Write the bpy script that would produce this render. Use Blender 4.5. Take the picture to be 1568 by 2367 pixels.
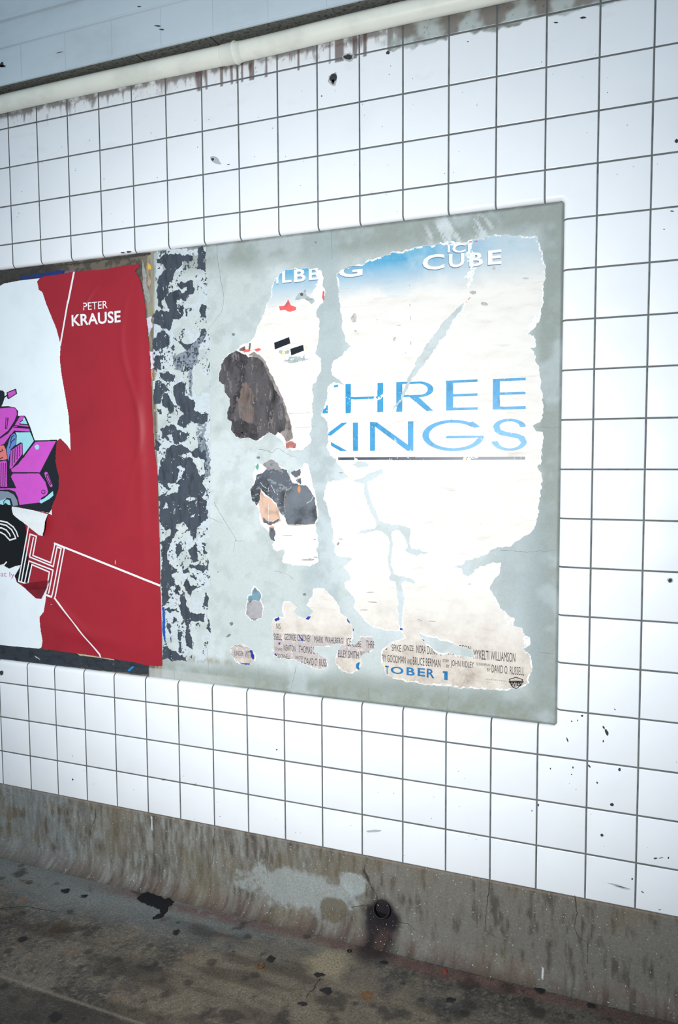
import bpy, math, random
import numpy as np
from mathutils import Matrix, Vector, noise as mnoise

for o in list(bpy.data.objects): bpy.data.objects.remove(o, do_unlink=True)
rng = np.random.default_rng(7); random.seed(7)
scene = bpy.context.scene; COL = scene.collection

# ------------------------------------------------------------------ camera
H0 = 3.06                                   # height of the first full tile joint over the floor
IW, IH, FP = 1568.0, 2367.0, 1796.7274839
CAM = np.array([2.4545536, -2.5245817, H0 - 1.3352066])
RGT = np.array([0.92828158, 0.37183443, -0.0056976])
DWN = np.array([0.02130356, -0.06846767, -0.99742586])
FWD = np.array([-0.37126738, 0.92577067, -0.07147867])
cd = bpy.data.cameras.new('camera'); cam = bpy.data.objects.new('camera', cd); COL.objects.link(cam)
cd.sensor_fit = 'VERTICAL'; cd.sensor_height = 36.0; cd.lens = 36.0 * FP / IH; cd.clip_start = 0.05
m = Matrix.Identity(4)
for i in range(3):
    m[i][0] = RGT[i]; m[i][1] = -DWN[i]; m[i][2] = -FWD[i]; m[i][3] = CAM[i]
cam.matrix_world = m; scene.camera = cam

# ------------------------------------------------------------------ light
scene.view_settings.view_transform = 'Standard'; scene.view_settings.look = 'None'
scene.view_settings.gamma = 1.0; scene.view_settings.use_curve_mapping = False
scene.view_settings.exposure = 0.0
w = bpy.data.worlds.new('world'); scene.world = w; w.use_nodes = True
w.node_tree.nodes['Background'].inputs[0].default_value = (0.66, 0.85, 1.0, 1)
w.node_tree.nodes['Background'].inputs[1].default_value = 0.52

def look(o, target):
    o.rotation_euler = (Vector(target) - o.location).to_track_quat('-Z', 'Y').to_euler()
def lamp(name, kind, loc, target, energy, color, **kw):
    l = bpy.data.lights.new(name, kind); l.energy = energy; l.color = color
    for k, v in kw.items(): setattr(l, k, v)
    o = bpy.data.objects.new(name, l); COL.objects.link(o); o.location = loc; look(o, target); return o
lamp('vignette_spot', 'SPOT', (1.46, -3.0, H0 - 1.52), (1.30, 0, H0 - 1.60), 428, (1.0, 1.0, 1.0),
     spot_size=math.radians(91), spot_blend=1.0, shadow_soft_size=0.12)  # added spot, no real fixture; soft cone gives a vignette-like falloff

# ------------------------------------------------------------------ pixel <-> place
def ray(px, py):
    return RGT * ((px - IW/2)/FP) + DWN * ((py - IH/2)/FP) + FWD
def W(px, py, Y=0.0):                       # point of the vertical plane y = Y seen at a pixel
    d = ray(px, py); t = (Y - CAM[1]) / d[1]; return CAM + t*d
def Fl(px, py, Z=0.0):                      # point of the floor
    d = ray(px, py); t = (Z - CAM[2]) / d[2]; return CAM + t*d
CR = {'5': (480, 540, 3.92), '6': (480, 1020, 3.92), '7': (740, 500, 2.61333), '8': (740, 1040, 2.61333),
      '9': (330, 560, 4.385), '0': (330, 1060, 4.385), '3': (0, 560, 3.136), '4': (0, 1060, 3.136),
      't': (0, 0, 1.96), 'u': (768, 0, 1.96), 'b': (0, 1750, 1.96), 'c': (768, 1750, 1.96), 'p': (0, 0, 1.0),
      'r': (1168, 1550, 3.92)}
PY = 0.016                                  # depth of the recessed poster panel
def X(k, pts, Y=PY):                        # traced points -> (x, z) on the plane y = Y
    ox, oy, s = CR[k]; out = []
    if isinstance(pts, str): pts = [tuple(map(float, q.split(','))) for q in pts.split()]
    for a, b in pts:
        q = W(ox + a/s, oy + b/s, Y); out.append((q[0], q[2]))
    return np.array(out)

# ------------------------------------------------------------------ colours and materials
def lin(r, g, b):
    f = lambda c: (c/255/12.92) if c/255 <= 0.04045 else ((c/255 + 0.055)/1.055)**2.4
    return (f(r), f(g), f(b))
def newmat(name):
    mt = bpy.data.materials.new(name); mt.use_nodes = True
    return mt, mt.node_tree.nodes, mt.node_tree.links, mt.node_tree.nodes['Principled BSDF']
def nz(N, L, scale, detail=4, rough=0.6, stretch=(1, 1, 1), dist=0.0):
    tc = N.new('ShaderNodeNewGeometry'); mp = N.new('ShaderNodeMapping'); mp.inputs['Scale'].default_value = stretch
    n = N.new('ShaderNodeTexNoise'); n.inputs['Scale'].default_value = scale; n.inputs['Detail'].default_value = detail
    n.inputs['Roughness'].default_value = rough; n.inputs['Distortion'].default_value = dist
    L.new(tc.outputs['Position'], mp.inputs[0]); L.new(mp.outputs[0], n.inputs['Vector']); return n.outputs[0]
def ramp(N, L, fac, stops):
    r = N.new('ShaderNodeValToRGB'); e = r.color_ramp.elements
    while len(e) < len(stops): e.new(0.5)
    for i, (p, c) in enumerate(stops): e[i].position = p; e[i].color = (*c, 1)
    L.new(fac, r.inputs[0]); return r.outputs[0]
def mix(N, L, fac, a, b, mode='MIX'):
    x = N.new('ShaderNodeMix'); x.data_type = 'RGBA'; x.blend_type = mode
    for sock, v in ((x.inputs[0], fac), (x.inputs[6], a), (x.inputs[7], b)):
        if isinstance(v, (int, float)): sock.default_value = v
        elif isinstance(v, tuple): sock.default_value = (*v, 1)
        else: L.new(v, sock)
    return x.outputs[2]
def bump(N, L, B, h, s, d=0.002):
    b = N.new('ShaderNodeBump'); b.inputs['Strength'].default_value = s; b.inputs['Distance'].default_value = d
    L.new(h, b.inputs['Height']); L.new(b.outputs[0], B.inputs['Normal'])
def simple(name, rgb, rough=0.55, var=0.06, scale=60, spec=0.3, metal=0.0, stretch=(1, 1, 1), bmp=0.0):
    mt, N, L, B = newmat(name); c = lin(*rgb)
    d = tuple(v*(1-var*3) for v in c); e = tuple(min(1, v*(1+var)) for v in c)
    L.new(ramp(N, L, nz(N, L, scale, stretch=stretch), [(0.3, d), (0.5, c), (0.75, e)]), B.inputs['Base Color'])
    B.inputs['Roughness'].default_value = rough; B.inputs['Specular IOR Level'].default_value = spec
    B.inputs['Metallic'].default_value = metal
    if bmp: bump(N, L, B, nz(N, L, scale*2), bmp)
    return mt
def attrmat(name, rough, fine, amt, bscale, bstr, spec=0.3, stretch=(1, 1, 1), speck=None):
    mt, N, L, B = newmat(name); a = N.new('ShaderNodeAttribute'); a.attribute_name = 'paint'
    n = ramp(N, L, nz(N, L, fine, 6, 0.7, stretch), [(0.3, (1-amt,)*3), (0.7, (1+amt,)*3)])
    c = mix(N, L, 1.0, a.outputs['Color'], n, 'MULTIPLY')
    if speck:
        s = ramp(N, L, nz(N, L, speck[0], 1, 0.4), [(speck[1], (0, 0, 0)), (speck[1]+0.02, (1, 1, 1))])
        c = mix(N, L, s, c, speck[2])
    L.new(c, B.inputs['Base Color']); B.inputs['Roughness'].default_value = rough
    B.inputs['Specular IOR Level'].default_value = spec
    bump(N, L, B, nz(N, L, bscale, 6, 0.7), bstr); return mt

# ------------------------------------------------------------------ numpy noise
_T = rng.random((256, 256))
def vn(x, y):
    xi = np.floor(x).astype(int); yi = np.floor(y).astype(int); fx = x-xi; fy = y-yi
    fx = fx*fx*(3-2*fx); fy = fy*fy*(3-2*fy)
    g = lambda a, b: _T[a & 255, b & 255]
    return (g(xi, yi)*(1-fx)+g(xi+1, yi)*fx)*(1-fy)+(g(xi, yi+1)*(1-fx)+g(xi+1, yi+1)*fx)*fy
def fbm(x, y, s, o=4, g=0.55, seed=0):
    t = 0; a = 1; n = 0
    for i in range(o):
        t = t + a*vn(x*s + 17.3*i + seed*31.7, y*s + 9.1*i + seed*13.3); n += a; a *= g; s *= 2.03
    return t/n
def sm(a, b, v):
    t = np.clip((v-a)/(b-a), 0, 1); return t*t*(3-2*t)
def blend(c, rgb, k):
    k = np.asarray(k)[..., None]; return c*(1-k) + np.array(lin(*rgb))*k

# ------------------------------------------------------------------ object helpers
def link(o, parent=None):
    COL.objects.link(o)
    if parent is not None: o.parent = parent
    return o
def mk(name, V, Fc, mat, parent=None, smooth=False, paint=None):
    me = bpy.data.meshes.new(name); me.from_pydata([tuple(v) for v in V], [], [tuple(f) for f in Fc])
    for mm in (mat if isinstance(mat, (list, tuple)) else [mat]): me.materials.append(mm)
    if smooth: me.polygons.foreach_set('use_smooth', [True]*len(me.polygons))
    if paint is not None:
        at = me.color_attributes.new('paint', 'FLOAT_COLOR', 'POINT')
        at.data.foreach_set('color', np.concatenate([paint, np.ones((len(paint), 1))], 1).astype(np.float32).ravel())
    me.update(); return link(bpy.data.objects.new(name, me), parent)
def tag(o, label=None, cat=None, group=None, kind=None):
    for k, v in (('label', label), ('category', cat), ('group', group), ('kind', kind)):
        if v: o[k] = v
    return o
def gridmesh(name, xs, zs, P, keep, mat, parent=None, paint=None, smooth=True):
    """P(x, z) -> (n,3) points"""
    Xg, Zg = np.meshgrid(xs, zs, indexing='ij'); pts = P(Xg.ravel(), Zg.ravel())
    nx, nzz = len(xs), len(zs); idx = np.arange(nx*nzz).reshape(nx, nzz)
    q = np.stack([idx[:-1, :-1], idx[1:, :-1], idx[1:, 1:], idx[:-1, 1:]], -1).reshape(-1, 4)
    if keep is not None:
        cx = ((Xg[:-1, :-1]+Xg[1:, 1:])/2).ravel(); cz = ((Zg[:-1, :-1]+Zg[1:, 1:])/2).ravel()
        q = q[keep(cx, cz)]
    used = np.unique(q); re = -np.ones(nx*nzz, int); re[used] = np.arange(len(used))
    col = paint(Xg.ravel()[used], Zg.ravel()[used]) if paint else None
    return mk(name, pts[used], re[q], mat, parent, smooth, col)

# raster masks on the wall, 1 mm cells
RX0, RX1, RZ0, RZ1, RS = -0.45, 2.30, H0-2.32, H0-0.50, 0.001
NXR, NZR = int((RX1-RX0)/RS), int((RZ1-RZ0)/RS)
def jag(pts, amp, step=0.004):
    pts = np.asarray(pts, float); out = []; n = len(pts)
    for i in range(n):
        a, b = pts[i], pts[(i+1) % n]; L = np.hypot(*(b-a)); k = max(1, int(L/step))
        for j in range(k): out.append(a+(b-a)*j/k)
    out = np.array(out)
    if amp > 0:
        for s in (45, 120, 300):
            dx = fbm(out[:, 0], out[:, 1], s, 2, seed=3)-0.5; dz = fbm(out[:, 0], out[:, 1], s, 2, seed=9)-0.5
            f = {45: 2.2, 120: 1.8, 300: 1.1}[s]; out = out + np.stack([dx, dz], 1)*amp*f
    return out
def fill(M, pts, val=True):
    p = np.asarray(pts); x = (p[:, 0]-RX0)/RS; z = (p[:, 1]-RZ0)/RS
    z0 = max(0, int(z.min())); z1 = min(NZR-1, int(z.max())+1); x2 = np.roll(x, -1); z2 = np.roll(z, -1)
    for r in range(z0, z1+1):
        c = r+0.5; h = (z <= c) != (z2 <= c)
        if not h.any(): continue
        xs = np.sort(x[h] + (c-z[h])*(x2[h]-x[h])/(z2[h]-z[h]))
        for i in range(0, len(xs)-1, 2):
            a = max(0, int(round(xs[i]))); b = min(NXR, int(round(xs[i+1])))
            if b > a: M[r, a:b] = val
    return M
def mask(*polys, amp=0.0):
    M = np.zeros((NZR, NXR), bool)
    for p in polys: fill(M, jag(p, amp))
    return M
def stroke(M, pts, w, val=True):
    pts = np.asarray(pts)
    for a, b in zip(pts[:-1], pts[1:]):
        d = (b-a)/max(1e-9, np.hypot(*(b-a))); n = np.array([-d[1], d[0]])*w/2; e = d*w/2
        fill(M, np.array([a-n-e, b-n+e, b+n+e, a+n-e]), val)
    return M
def nfield(s, o=4, seed=0, sx=1.0, sz=1.0):
    x = (np.arange(NXR)*RS+RX0)*sx; z = (np.arange(NZR)*RS+RZ0)*sz
    Xg, Zg = np.meshgrid(x, z); return fbm(Xg, Zg, s, o, seed=seed)
def erode(M, k):
    for _ in range(k):
        E = M.copy(); E[1:] &= M[:-1]; E[:-1] &= M[1:]; E[:, 1:] &= M[:, :-1]; E[:, :-1] &= M[:, 1:]; M = E
    return M
def runs(name, M, Y, mat, parent=None, yf=None):
    """mesh a mask by strips of cells; strips are merged downwards when they repeat"""
    V, Fc = [], []; live = {}
    def put(a, b, r0, r1):
        x0, x1, z0, z1 = RX0+a*RS, RX0+b*RS, RZ0+r0*RS, RZ0+r1*RS; i = len(V)
        V.extend([(x0, Y, z0), (x1, Y, z0), (x1, Y, z1), (x0, Y, z1)]); Fc.append((i, i+1, i+2, i+3))
    rows = np.where(M.any(1))[0]
    if len(rows) == 0: return None
    for r in range(rows[0], rows[-1]+2):
        cur = {}
        if r <= rows[-1]:
            d = np.diff(np.concatenate([[0], M[r].astype(np.int8), [0]])); s = np.where(d == 1)[0]; e = np.where(d == -1)[0]
            for a, b in zip(s, e): cur[(a, b)] = live.get((a, b), r)
        for k, r0 in live.items():
            if k not in cur: put(k[0], k[1], r0, r)
        live = cur
    if yf: V = [(v[0], Y+yf(v[0], v[2]), v[2]) for v in V]
    return mk(name, V, Fc, mat, parent)
def poly_plate(name, pts, Y, mat, parent=None, th=0.0):
    p = np.asarray(pts); n = len(p); V = [(a, Y, b) for a, b in p]; Fc = [tuple(range(n))]
    if th:
        V += [(a, Y+th, b) for a, b in p]; Fc += [(i, (i+1) % n, n+(i+1) % n, n+i) for i in range(n)] + [tuple(range(2*n-1, n-1, -1))]
    return mk(name, V, Fc, mat, parent)

# lettering: built-in font, turned into triangles, fitted to its place on the wall, cut along a mask
def glyphs(s, bold=False):
    cu = bpy.data.curves.new('t', 'FONT'); cu.body = s; cu.size = 1.0; cu.resolution_u = 3
    if bold: cu.offset = 0.022
    ob = bpy.data.objects.new('t', cu); COL.objects.link(ob)
    dg = bpy.context.evaluated_depsgraph_get(); dg.update(); me = ob.evaluated_get(dg).to_mesh()
    me.calc_loop_triangles()
    V = np.array([v.co[:2] for v in me.vertices]); T = [tuple(t.vertices) for t in me.loop_triangles]
    ob.evaluated_get(dg).to_mesh_clear(); bpy.data.objects.remove(ob); bpy.data.curves.remove(cu); return V, T
def cuttri(tris, M, size=0.0008):
    out = []
    def ins(p):
        a = int((p[0]-RX0)/RS); b = int((p[1]-RZ0)/RS); return 0 <= a < NXR and 0 <= b < NZR and M[b, a]
    st = list(tris)
    while st:
        a, b, c = st.pop(); g = (a+b+c)/3; mids = ((a+b)/2, (b+c)/2, (c+a)/2)
        k = [ins(p) for p in (a, b, c, g, *mids)]
        L = max(np.hypot(*(a-b)), np.hypot(*(b-c)), np.hypot(*(c-a)))
        if all(k) and L < 0.012: out.append((a, b, c)); continue
        if L < size*2:
            if k[3]: out.append((a, b, c))
            continue
        if not any(k) and L < 0.006: continue
        d, e, f = mids; st += [(a, d, f), (d, b, e), (f, e, c), (d, e, f)]
    return out
def text(name, s, k, tl, br, Y, mat, parent, M=None, bold=False, dx=0, dz=0, yf=None):
    """tl, br: traced corners of the word's cap box"""
    V, T = glyphs(s, bold); lo = V.min(0); hi = V.max(0)
    a, b = X(k, [tl, br], Y); sc = np.array([(b[0]-a[0])/(hi[0]-lo[0]), (a[1]-b[1])/(hi[1]-lo[1])])
    P = (V-lo)*sc + np.array([a[0]+dx, b[1]+dz])
    tr = [(P[i], P[j], P[l]) for i, j, l in T]
    if M is not None: tr = cuttri(tr, M)
    if not tr: return None
    VV = [(p[0], Y+(yf(p[0], p[1]) if yf else 0), p[1]) for t in tr for p in t]
    return VV, [(3*i, 3*i+1, 3*i+2) for i in range(len(tr))]
def texts(name, items, Y, mat, parent, M=None, **kw):
    for it in items:
        o = text(name, it[0], it[1], it[2], it[3], Y, mat, parent, M, **{**kw, **(it[4] if len(it) > 4 else {})})
        if o: mk(name, o[0], o[1], mat, parent)

# ================================================================== THE SETTING
T = 0.1524; AR = 1.00751
coff = {0: .034, 3: -.005, 4: -.008, 5: -.011, 7: -.019, 9: -.01, 11: -.006, 14: -.007, 15: .008}
roff = {1: .004, 3: -.009, 5: -.003, 6: -.008, 7: -.012, 8: -.015, 9: -.011, 10: -.006, 11: -.004, 14: .003, 15: .014, 16: .01, 17: .007, 18: -.016}
GX = {c: (c+coff.get(c, 0))*T for c in range(-12, 29)}
GZ = {r: H0-(r+roff.get(r, 0))*T*AR for r in range(-3, 19)}
EXR, EZT, EZB, RC, RB = 2.1905, H0-0.5545, H0-2.2065, 0.012, 0.016
def sdist(x, z):
    dx = np.maximum(x-(EXR-RC), 0); dz = np.maximum(np.maximum(z-(EZT-RC), (EZB+RC)-z), 0)
    ins = (x < EXR-RC) & (z < EZT-RC) & (z > EZB+RC)
    return np.where(ins, -1.0, np.hypot(dx, dz)-RC)
def bull(s):
    t = np.clip(RB-np.clip(s, 0, RB), 0, RB); return RB-np.sqrt(np.maximum(RB*RB-t*t, 0))

# ---- tiles
G = 0.0048
def tilelines(a, b, edges, step):
    a += G/2; b -= G/2; L = [a, a+.0007, a+.0017, a+.003, (a+b)/2, b-.003, b-.0017, b-.0007, b]
    if step: L += list(np.arange(a+.006, b-.005, step))
    for e, sgn in edges:
        for t in (-.012, -.010, -.008, -.006, -.004, -.002, -.001, 0, .0008, .002, .0035, .005, .007, .009, .012, .016):
            v = e+sgn*t
            if a < v < b: L.append(v)
    L = sorted(L); out = [L[0]]
    for v in L[1:]:
        if v-out[-1] > 2e-4: out.append(v)
    return np.array(out)
dripn = lambda x, z: fbm(x*1.0, z*0.06, 70, 3, seed=4)
def tilepaint(x, z, tint):
    c = np.tile(np.array(lin(238, 240, 243)), (len(x), 1))*tint
    zr = z-H0; px = x
    n = fbm(x, z, 30, 4, seed=1)
    # soot under the pipe and drips running from it
    reach = 0.016+0.05*dripn(x, z)**2*sm(0.45, 0.9, dripn(x, z))*2.2
    soot = sm(reach, reach*0.2, 0.052-zr)*sm(0.35, 0.6, n+0.1)
    left = (px < 1.9)
    c = blend(c, (92, 78, 72), np.clip(soot, 0, 1)*0.75*left)
    dr = sm(0.60, 0.68, fbm(x, z*0.02, 95, 1, seed=6))*sm(-0.035, 0.0, zr+0.028*fbm(x, z*0, 60, 1, seed=8))
    c = blend(c, (92, 66, 58), dr*0.8*((px > .88) & (px < 1.66) & (zr > -0.012)))
    c = blend(c, (170, 165, 160), sm(.05, .0, np.abs(px-.72)/2)*sm(-.02, .03, zr)*sm(.4, .7, n)*0.6)
    # cement smeared on the top row at the right
    edge = -0.006+0.05*(fbm(x, z, 22, 3, seed=2)-0.5)
    sme = sm(edge-0.003, edge+0.003, zr-0.0)*(px > 1.585)*sm(1.585, 1.66, px+0.1*(n-.5))
    cem = fbm(x, z, 14, 4, seed=12)
    c = blend(c, (176, 184, 181), sme*sm(2.5, 2.3, px)*0.9)
    c = blend(c, (122, 112, 104), sme*sm(0.42, 0.66, cem+0.9*np.clip(zr, 0, .1))*sm(2.6, 2.2, px)*0.85)
    c = blend(c, (120, 118, 116), sm(0.03, 0.09, zr)*sm(.45, .65, n)*(px > 1.9)*0.7)
    sp = fbm(x, z, 260, 1, seed=5)
    c = blend(c, (80, 72, 68), sm(0.86, 0.9, sp)*sm(-0.02, 0.05, zr)*0.8)
    # faint smears
    c = blend(c, (200, 206, 210), sm(0.68, 0.8, fbm(x, z*3, 9, 3, seed=15))*0.12)
    return c
Vt, Ft, Pt = [], [], []
for c in range(-12, 28):
    for r in range(-3, 18):
        x0, x1, z1, z0 = GX[c], GX[c+1], GZ[r], GZ[r+1]
        if x1 < EXR and z1 < EZT and z0 > EZB: continue
        if r == -3 and False: continue
        ex = [(EXR, 1)] if x0 < EXR+.02 and x1 > EXR-.02 and z0 < EZT+.02 and z1 > EZB-.02 else []
        ez = []
        if x0 < EXR+.02:
            if z0 < EZT+.02 and z1 > EZT-.02: ez.append((EZT, 1))
            if z0 < EZB+.02 and z1 > EZB-.02: ez.append((EZB, -1))
        st = 0.004 if (r in (-1, 0) and -2 <= c <= 17) else 0
        xs = tilelines(x0, x1, ex, st); zs = tilelines(z0, z1, ez, st)
        Xg, Zg = np.meshgrid(xs, zs, indexing='ij'); x = Xg.ravel(); z = Zg.ravel()
        e = np.minimum(np.minimum(x-xs[0], xs[-1]-x), np.minimum(z-zs[0], zs[-1]-z))
        y = 0.0016*np.clip(1-e/.003, 0, 1)**2 + bull(sdist(x, z))
        y = y + (random.uniform(-1, 1)*(x-x0-T/2)+random.uniform(-1, 1)*(z-z0-T/2))*0.0022
        n0, n1 = len(xs), len(zs); idx = np.arange(n0*n1).reshape(n0, n1)
        q = np.stack([idx[:-1, :-1], idx[1:, :-1], idx[1:, 1:], idx[:-1, 1:]], -1).reshape(-1, 4)
        cx = ((Xg[:-1, :-1]+Xg[1:, 1:])/2).ravel(); cz = ((Zg[:-1, :-1]+Zg[1:, 1:])/2).ravel(); q = q[sdist(cx, cz) > 0]
        if not len(q): continue
        off = sum(len(v) for v in Vt); Vt.append(np.stack([x, y, z], 1)); Ft.append(q+off)
        Pt.append(tilepaint(x, z, random.uniform(0.965, 1.0)))
M_tile = attrmat('glazed_white_tile', 0.28, 9, 0.015, 8, 0.04, spec=0.35)
M_grout = simple('grey_grout', (104, 107, 107), 0.9, 0.12, 25)
grx = sorted(set([GX[-12], GX[28]] + list(np.arange(GX[-12], GX[28], 0.3)) + [EXR+t for t in (-.012, -.008, -.004, 0, .001, .003, .006, .009, .012, .016, .03)]))
grz = sorted(set([GZ[-3], GZ[18]] + list(np.arange(GZ[18], GZ[-3], 0.3)) + [EZT+t for t in (-.012, -.008, -.004, 0, .001, .003, .006, .009, .012, .016, .03)] + [EZB-t for t in (-.012, -.008, -.004, 0, .001, .003, .006, .009, .012, .016, .03)]))
wall = mk('wall_back', np.concatenate(Vt), np.concatenate(Ft), M_tile, None, True, np.concatenate(Pt))
tag(wall, kind='structure')
gridmesh('grout', grx, grz, lambda x, z: np.stack([x, 0.0013+bull(sdist(x, z)), z], 1), lambda x, z: sdist(x, z) > -0.0003, M_grout, wall)

# chips, holes and scuffs in the tiles (surface marks of the wall)
M_chip = simple('chipped_tile', (62, 60, 62), 0.9, 0.2, 300)
M_chipg = simple('exposed_tile_body', (176, 182, 184), 0.9, 0.1, 300)
def blobpts(px, py, rx, ry, rot=0, n=14, rough=0.3, Y=0.0, k='p'):
    out = []
    ph = random.random()*9
    for i in range(n):
        a = 2*math.pi*i/n; r = 1+rough*(mnoise.noise(Vector((math.cos(a)*1.6+ph, math.sin(a)*1.6, ph)))*1.6)
        u, v = rx*r*math.cos(a), ry*r*math.sin(a)
        out.append((px+u*math.cos(rot)-v*math.sin(rot), py+u*math.sin(rot)+v*math.cos(rot)))
    return out
def marks(name, lst, mat, parent, Y):
    for b in lst:
        q = X('p', b, Y); mk(name, [(a, Y, c) for a, c in q], [tuple(range(len(q)))], mat, parent)
def markset(name, lst, mat, parent, Y):
    V, Fc = [], []
    for b in lst:
        q = X('p', b, Y); n = len(V); V += [(a, Y, c) for a, c in q]; Fc.append(tuple(range(n, n+len(q))))
    return tag(mk(name, V, Fc, mat, parent), kind='stuff')
dk = [blobpts(771, 180, 9, 10, .2), blobpts(770, 189, 4, 5), blobpts(806, 132, 10, 6), blobpts(897, 122, 4.5, 4), blobpts(492, 368, 4, 3), blobpts(744, 222, 1.6, 1.6),
      blobpts(1550, 1342, 5, 4.5), blobpts(1403, 1692, 3, 8, -.35), blobpts(1396, 1682, 2, 4, -.5), blobpts(1346, 1655, 2.6, 2.4), blobpts(1322, 1667, 1.6, 1.6), blobpts(1336, 1665, 1, 2),
      blobpts(1312, 1710, 1.6, 5, -.3), blobpts(1395, 1713, 1.5, 3), blobpts(1363, 1771, 2, 4, -.7), blobpts(1433, 1779, 3, 4), blobpts(1415, 1860, 4.4, 3.6), blobpts(1392, 1930, 3, 3.5),
      blobpts(1381, 1809, 1.8, 2.5), blobpts(1273, 1777, 1.5, 2), blobpts(1325, 1774, 1.6, 2.4), blobpts(1322, 1790, 1.4, 1.6), blobpts(1245, 1861, 1.8, 3), blobpts(1230, 1874, 1, 2),
      blobpts(1516, 1984, 4, 1.8, -.2), blobpts(1546, 1983, 1.6, 2.5), blobpts(1529, 1983, 6, .8, -.2), blobpts(1422, 1640, 2.4, 1, .6), blobpts(640, 1733, 2, 1.6), blobpts(3, 1556, 4.5, 5.5),
      blobpts(1565, 326, 4, 5), blobpts(457, 340, .9, .9), blobpts(1554, 488, 5, 1.2, .1), blobpts(1536, 530, 2, .8), blobpts(497, 1560, .8, .8), blobpts(900, 172, 1, 1),
      blobpts(462, 160, 3, 2), blobpts(528, 380, 3.5, .9, -.2), blobpts(298, 582, 6, 2), blobpts(284, 584, 4, 1.5), blobpts(1082, 96, 2, 1), blobpts(1348, 41, 8, 2.4), blobpts(1286, 52, 5, 1.5),
      blobpts(1526, 2103, 3, 1), blobpts(1486, 2062, 3, 1.2, .5), blobpts(1462, 2032, 2, 2), blobpts(168, 1802, 1.8, 2.2), blobpts(378, 1803, 3, 1)]
tiny = []
for i in range(110):
    x_, y_ = random.uniform(0, 1568), random.choice([random.uniform(260, 560), random.uniform(1700, 1980), random.uniform(120, 420)])
    q = W(x_, y_)
    if q[2] < GZ[18] + 0.01 or q[2] > H0 - 0.02 or sdist(np.array([q[0]]), np.array([q[2]]))[0] < 0.02: continue
    tiny.append(blobpts(x_, y_, random.uniform(.5, 1.1), random.uniform(.5, 1.0), n=7))
marks('chip', dk, M_chip, wall, -0.0006); markset('specks', tiny, M_chip, wall, -0.0006)
marks('pale_chip', [blobpts(498, 370, 15, 6, .55), blobpts(770, 184, 11, 14, .2), blobpts(806, 132, 14, 9), blobpts(1549, 1342, 7, 6), blobpts(863, 1921, 18, 3, -.05), blobpts(1425, 2046, 22, 1.6, .25), blobpts(1440, 2052, 20, 2.0, .22)], M_chipg, wall, -0.0004)

# ---- concrete base
def cgray(x, z, br=1.0):
    n = fbm(x, z, 5, 5, seed=21); v = .35*fbm(x*1.0, z*0.28, 26, 4, seed=22)+.65*fbm(x, z*.22, 85, 3, seed=23)
    c = np.tile(np.array(lin(114, 110, 102)), (len(x), 1))
    c = blend(c, (148, 152, 148), sm(.48, .68, v)*0.6*sm(2.4, .9, x+.5*n)); c = blend(c, (74, 68, 60), sm(.5, .72, 1-v)*0.8)
    c = blend(c, (112, 102, 82), sm(.5, .72, n)*0.5)
    return c
def basepaint(x, z):
    c = cgray(x, z); n = fbm(x, z, 20, 4, seed=31)
    c = blend(c, (140, 150, 155), sm(0.5, 0.1, x)*0.35*sm(.35, .6, n))
    P = lambda px, py: W(px, py)
    # pale patch of laitance
    q = P(690, 2045); d = np.hypot((x-q[0])/0.26, (z-q[2]+0.02)/0.075)+0.9*(n-.5)
    c = blend(c, (166, 174, 173), sm(1.15, .75, d+.5*(fbm(x, z, 90, 3, seed=33)-.5))*0.6)
    q = P(815, 2040); d = np.hypot((x-q[0])/0.05, (z-q[2])/0.04)+0.9*(n-.5); c = blend(c, (168, 176, 175), sm(1.1, .85, d+.5*(fbm(x, z, 90, 3, seed=34)-.5))*0.6)
    q = P(772, 2100); d = np.hypot((x-q[0])/0.06, (z-q[2])/0.05)+0.6*(n-.5); c = blend(c, (98, 88, 70), sm(1.0, .85, d)*0.8)
    # soot round the weep hole, running down
    q = P(880, 2112); d = np.hypot((x-q[0])/0.075, np.where(z > q[2], (z-q[2])/0.06, (z-q[2])/0.16))+0.5*(n-.5)
    c = blend(c, (30, 26, 30), sm(1.15, .6, d)*0.98)
    q = P(848, 2025); d = np.abs((x-q[0]) + 0.5*(z-q[2]))/0.008+ np.abs(z-q[2])/0.035; c = blend(c, (50, 46, 40), sm(1.3, .8, d+n-.5)*0.9)
    c = blend(c, (92, 70, 62), sm(0.07, 0.0, z)*0.55*sm(.3, .6, n))
    c = blend(c, (170, 140, 120), sm(0.004, 0.0, np.abs(z-(GZ[18]-0.003)))*0.35)
    c = blend(c, (215, 220, 222), (np.abs(x-W(351, 1900)[0]) < .0022)*(np.abs(z-W(351, 1902)[2]) < .028)*0.9)
    c = blend(c, (215, 220, 222), (np.abs(x-W(1257, 2244)[0]) < .003)*(np.abs(z-W(1257, 2244)[2]) < .012)*0.9)
    return c
BT = GZ[18]+0.0016
CV = 0.06
def basexy(t):                              # t: 0 top .. 1 end of cove
    L1 = BT-CV; L2 = CV*math.pi/2; s = t*(L1+L2)
    y = np.where(s < L1, 0.0, -CV*(1-np.cos(np.clip((s-L1)/CV, 0, 2)))); z = np.where(s < L1, BT-s, CV-CV*np.sin(np.clip((s-L1)/CV, 0, 2)))
    return y, z
M_conc = attrmat('stained_concrete', 0.85, 130, 0.22, 220, 0.5, speck=(170, .735, (.55, .56, .55)))
xs = np.concatenate([np.arange(GX[-12], -0.4, 0.05), np.arange(-0.4, 2.8, 0.005), np.arange(2.8, GX[28], 0.05)])
def bp(x, t):
    y, z = basexy(t); return np.stack([x, y - 0.0012, z], 1)
base = gridmesh('baseboard_back', xs, np.linspace(0, 1, 72), bp, None, M_conc, None, lambda x, t: basepaint(x, basexy(t)[1]))
tag(base, kind='structure')
M_crack = simple('crack', (48, 45, 42), 0.95, 0.1, 200)
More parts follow.
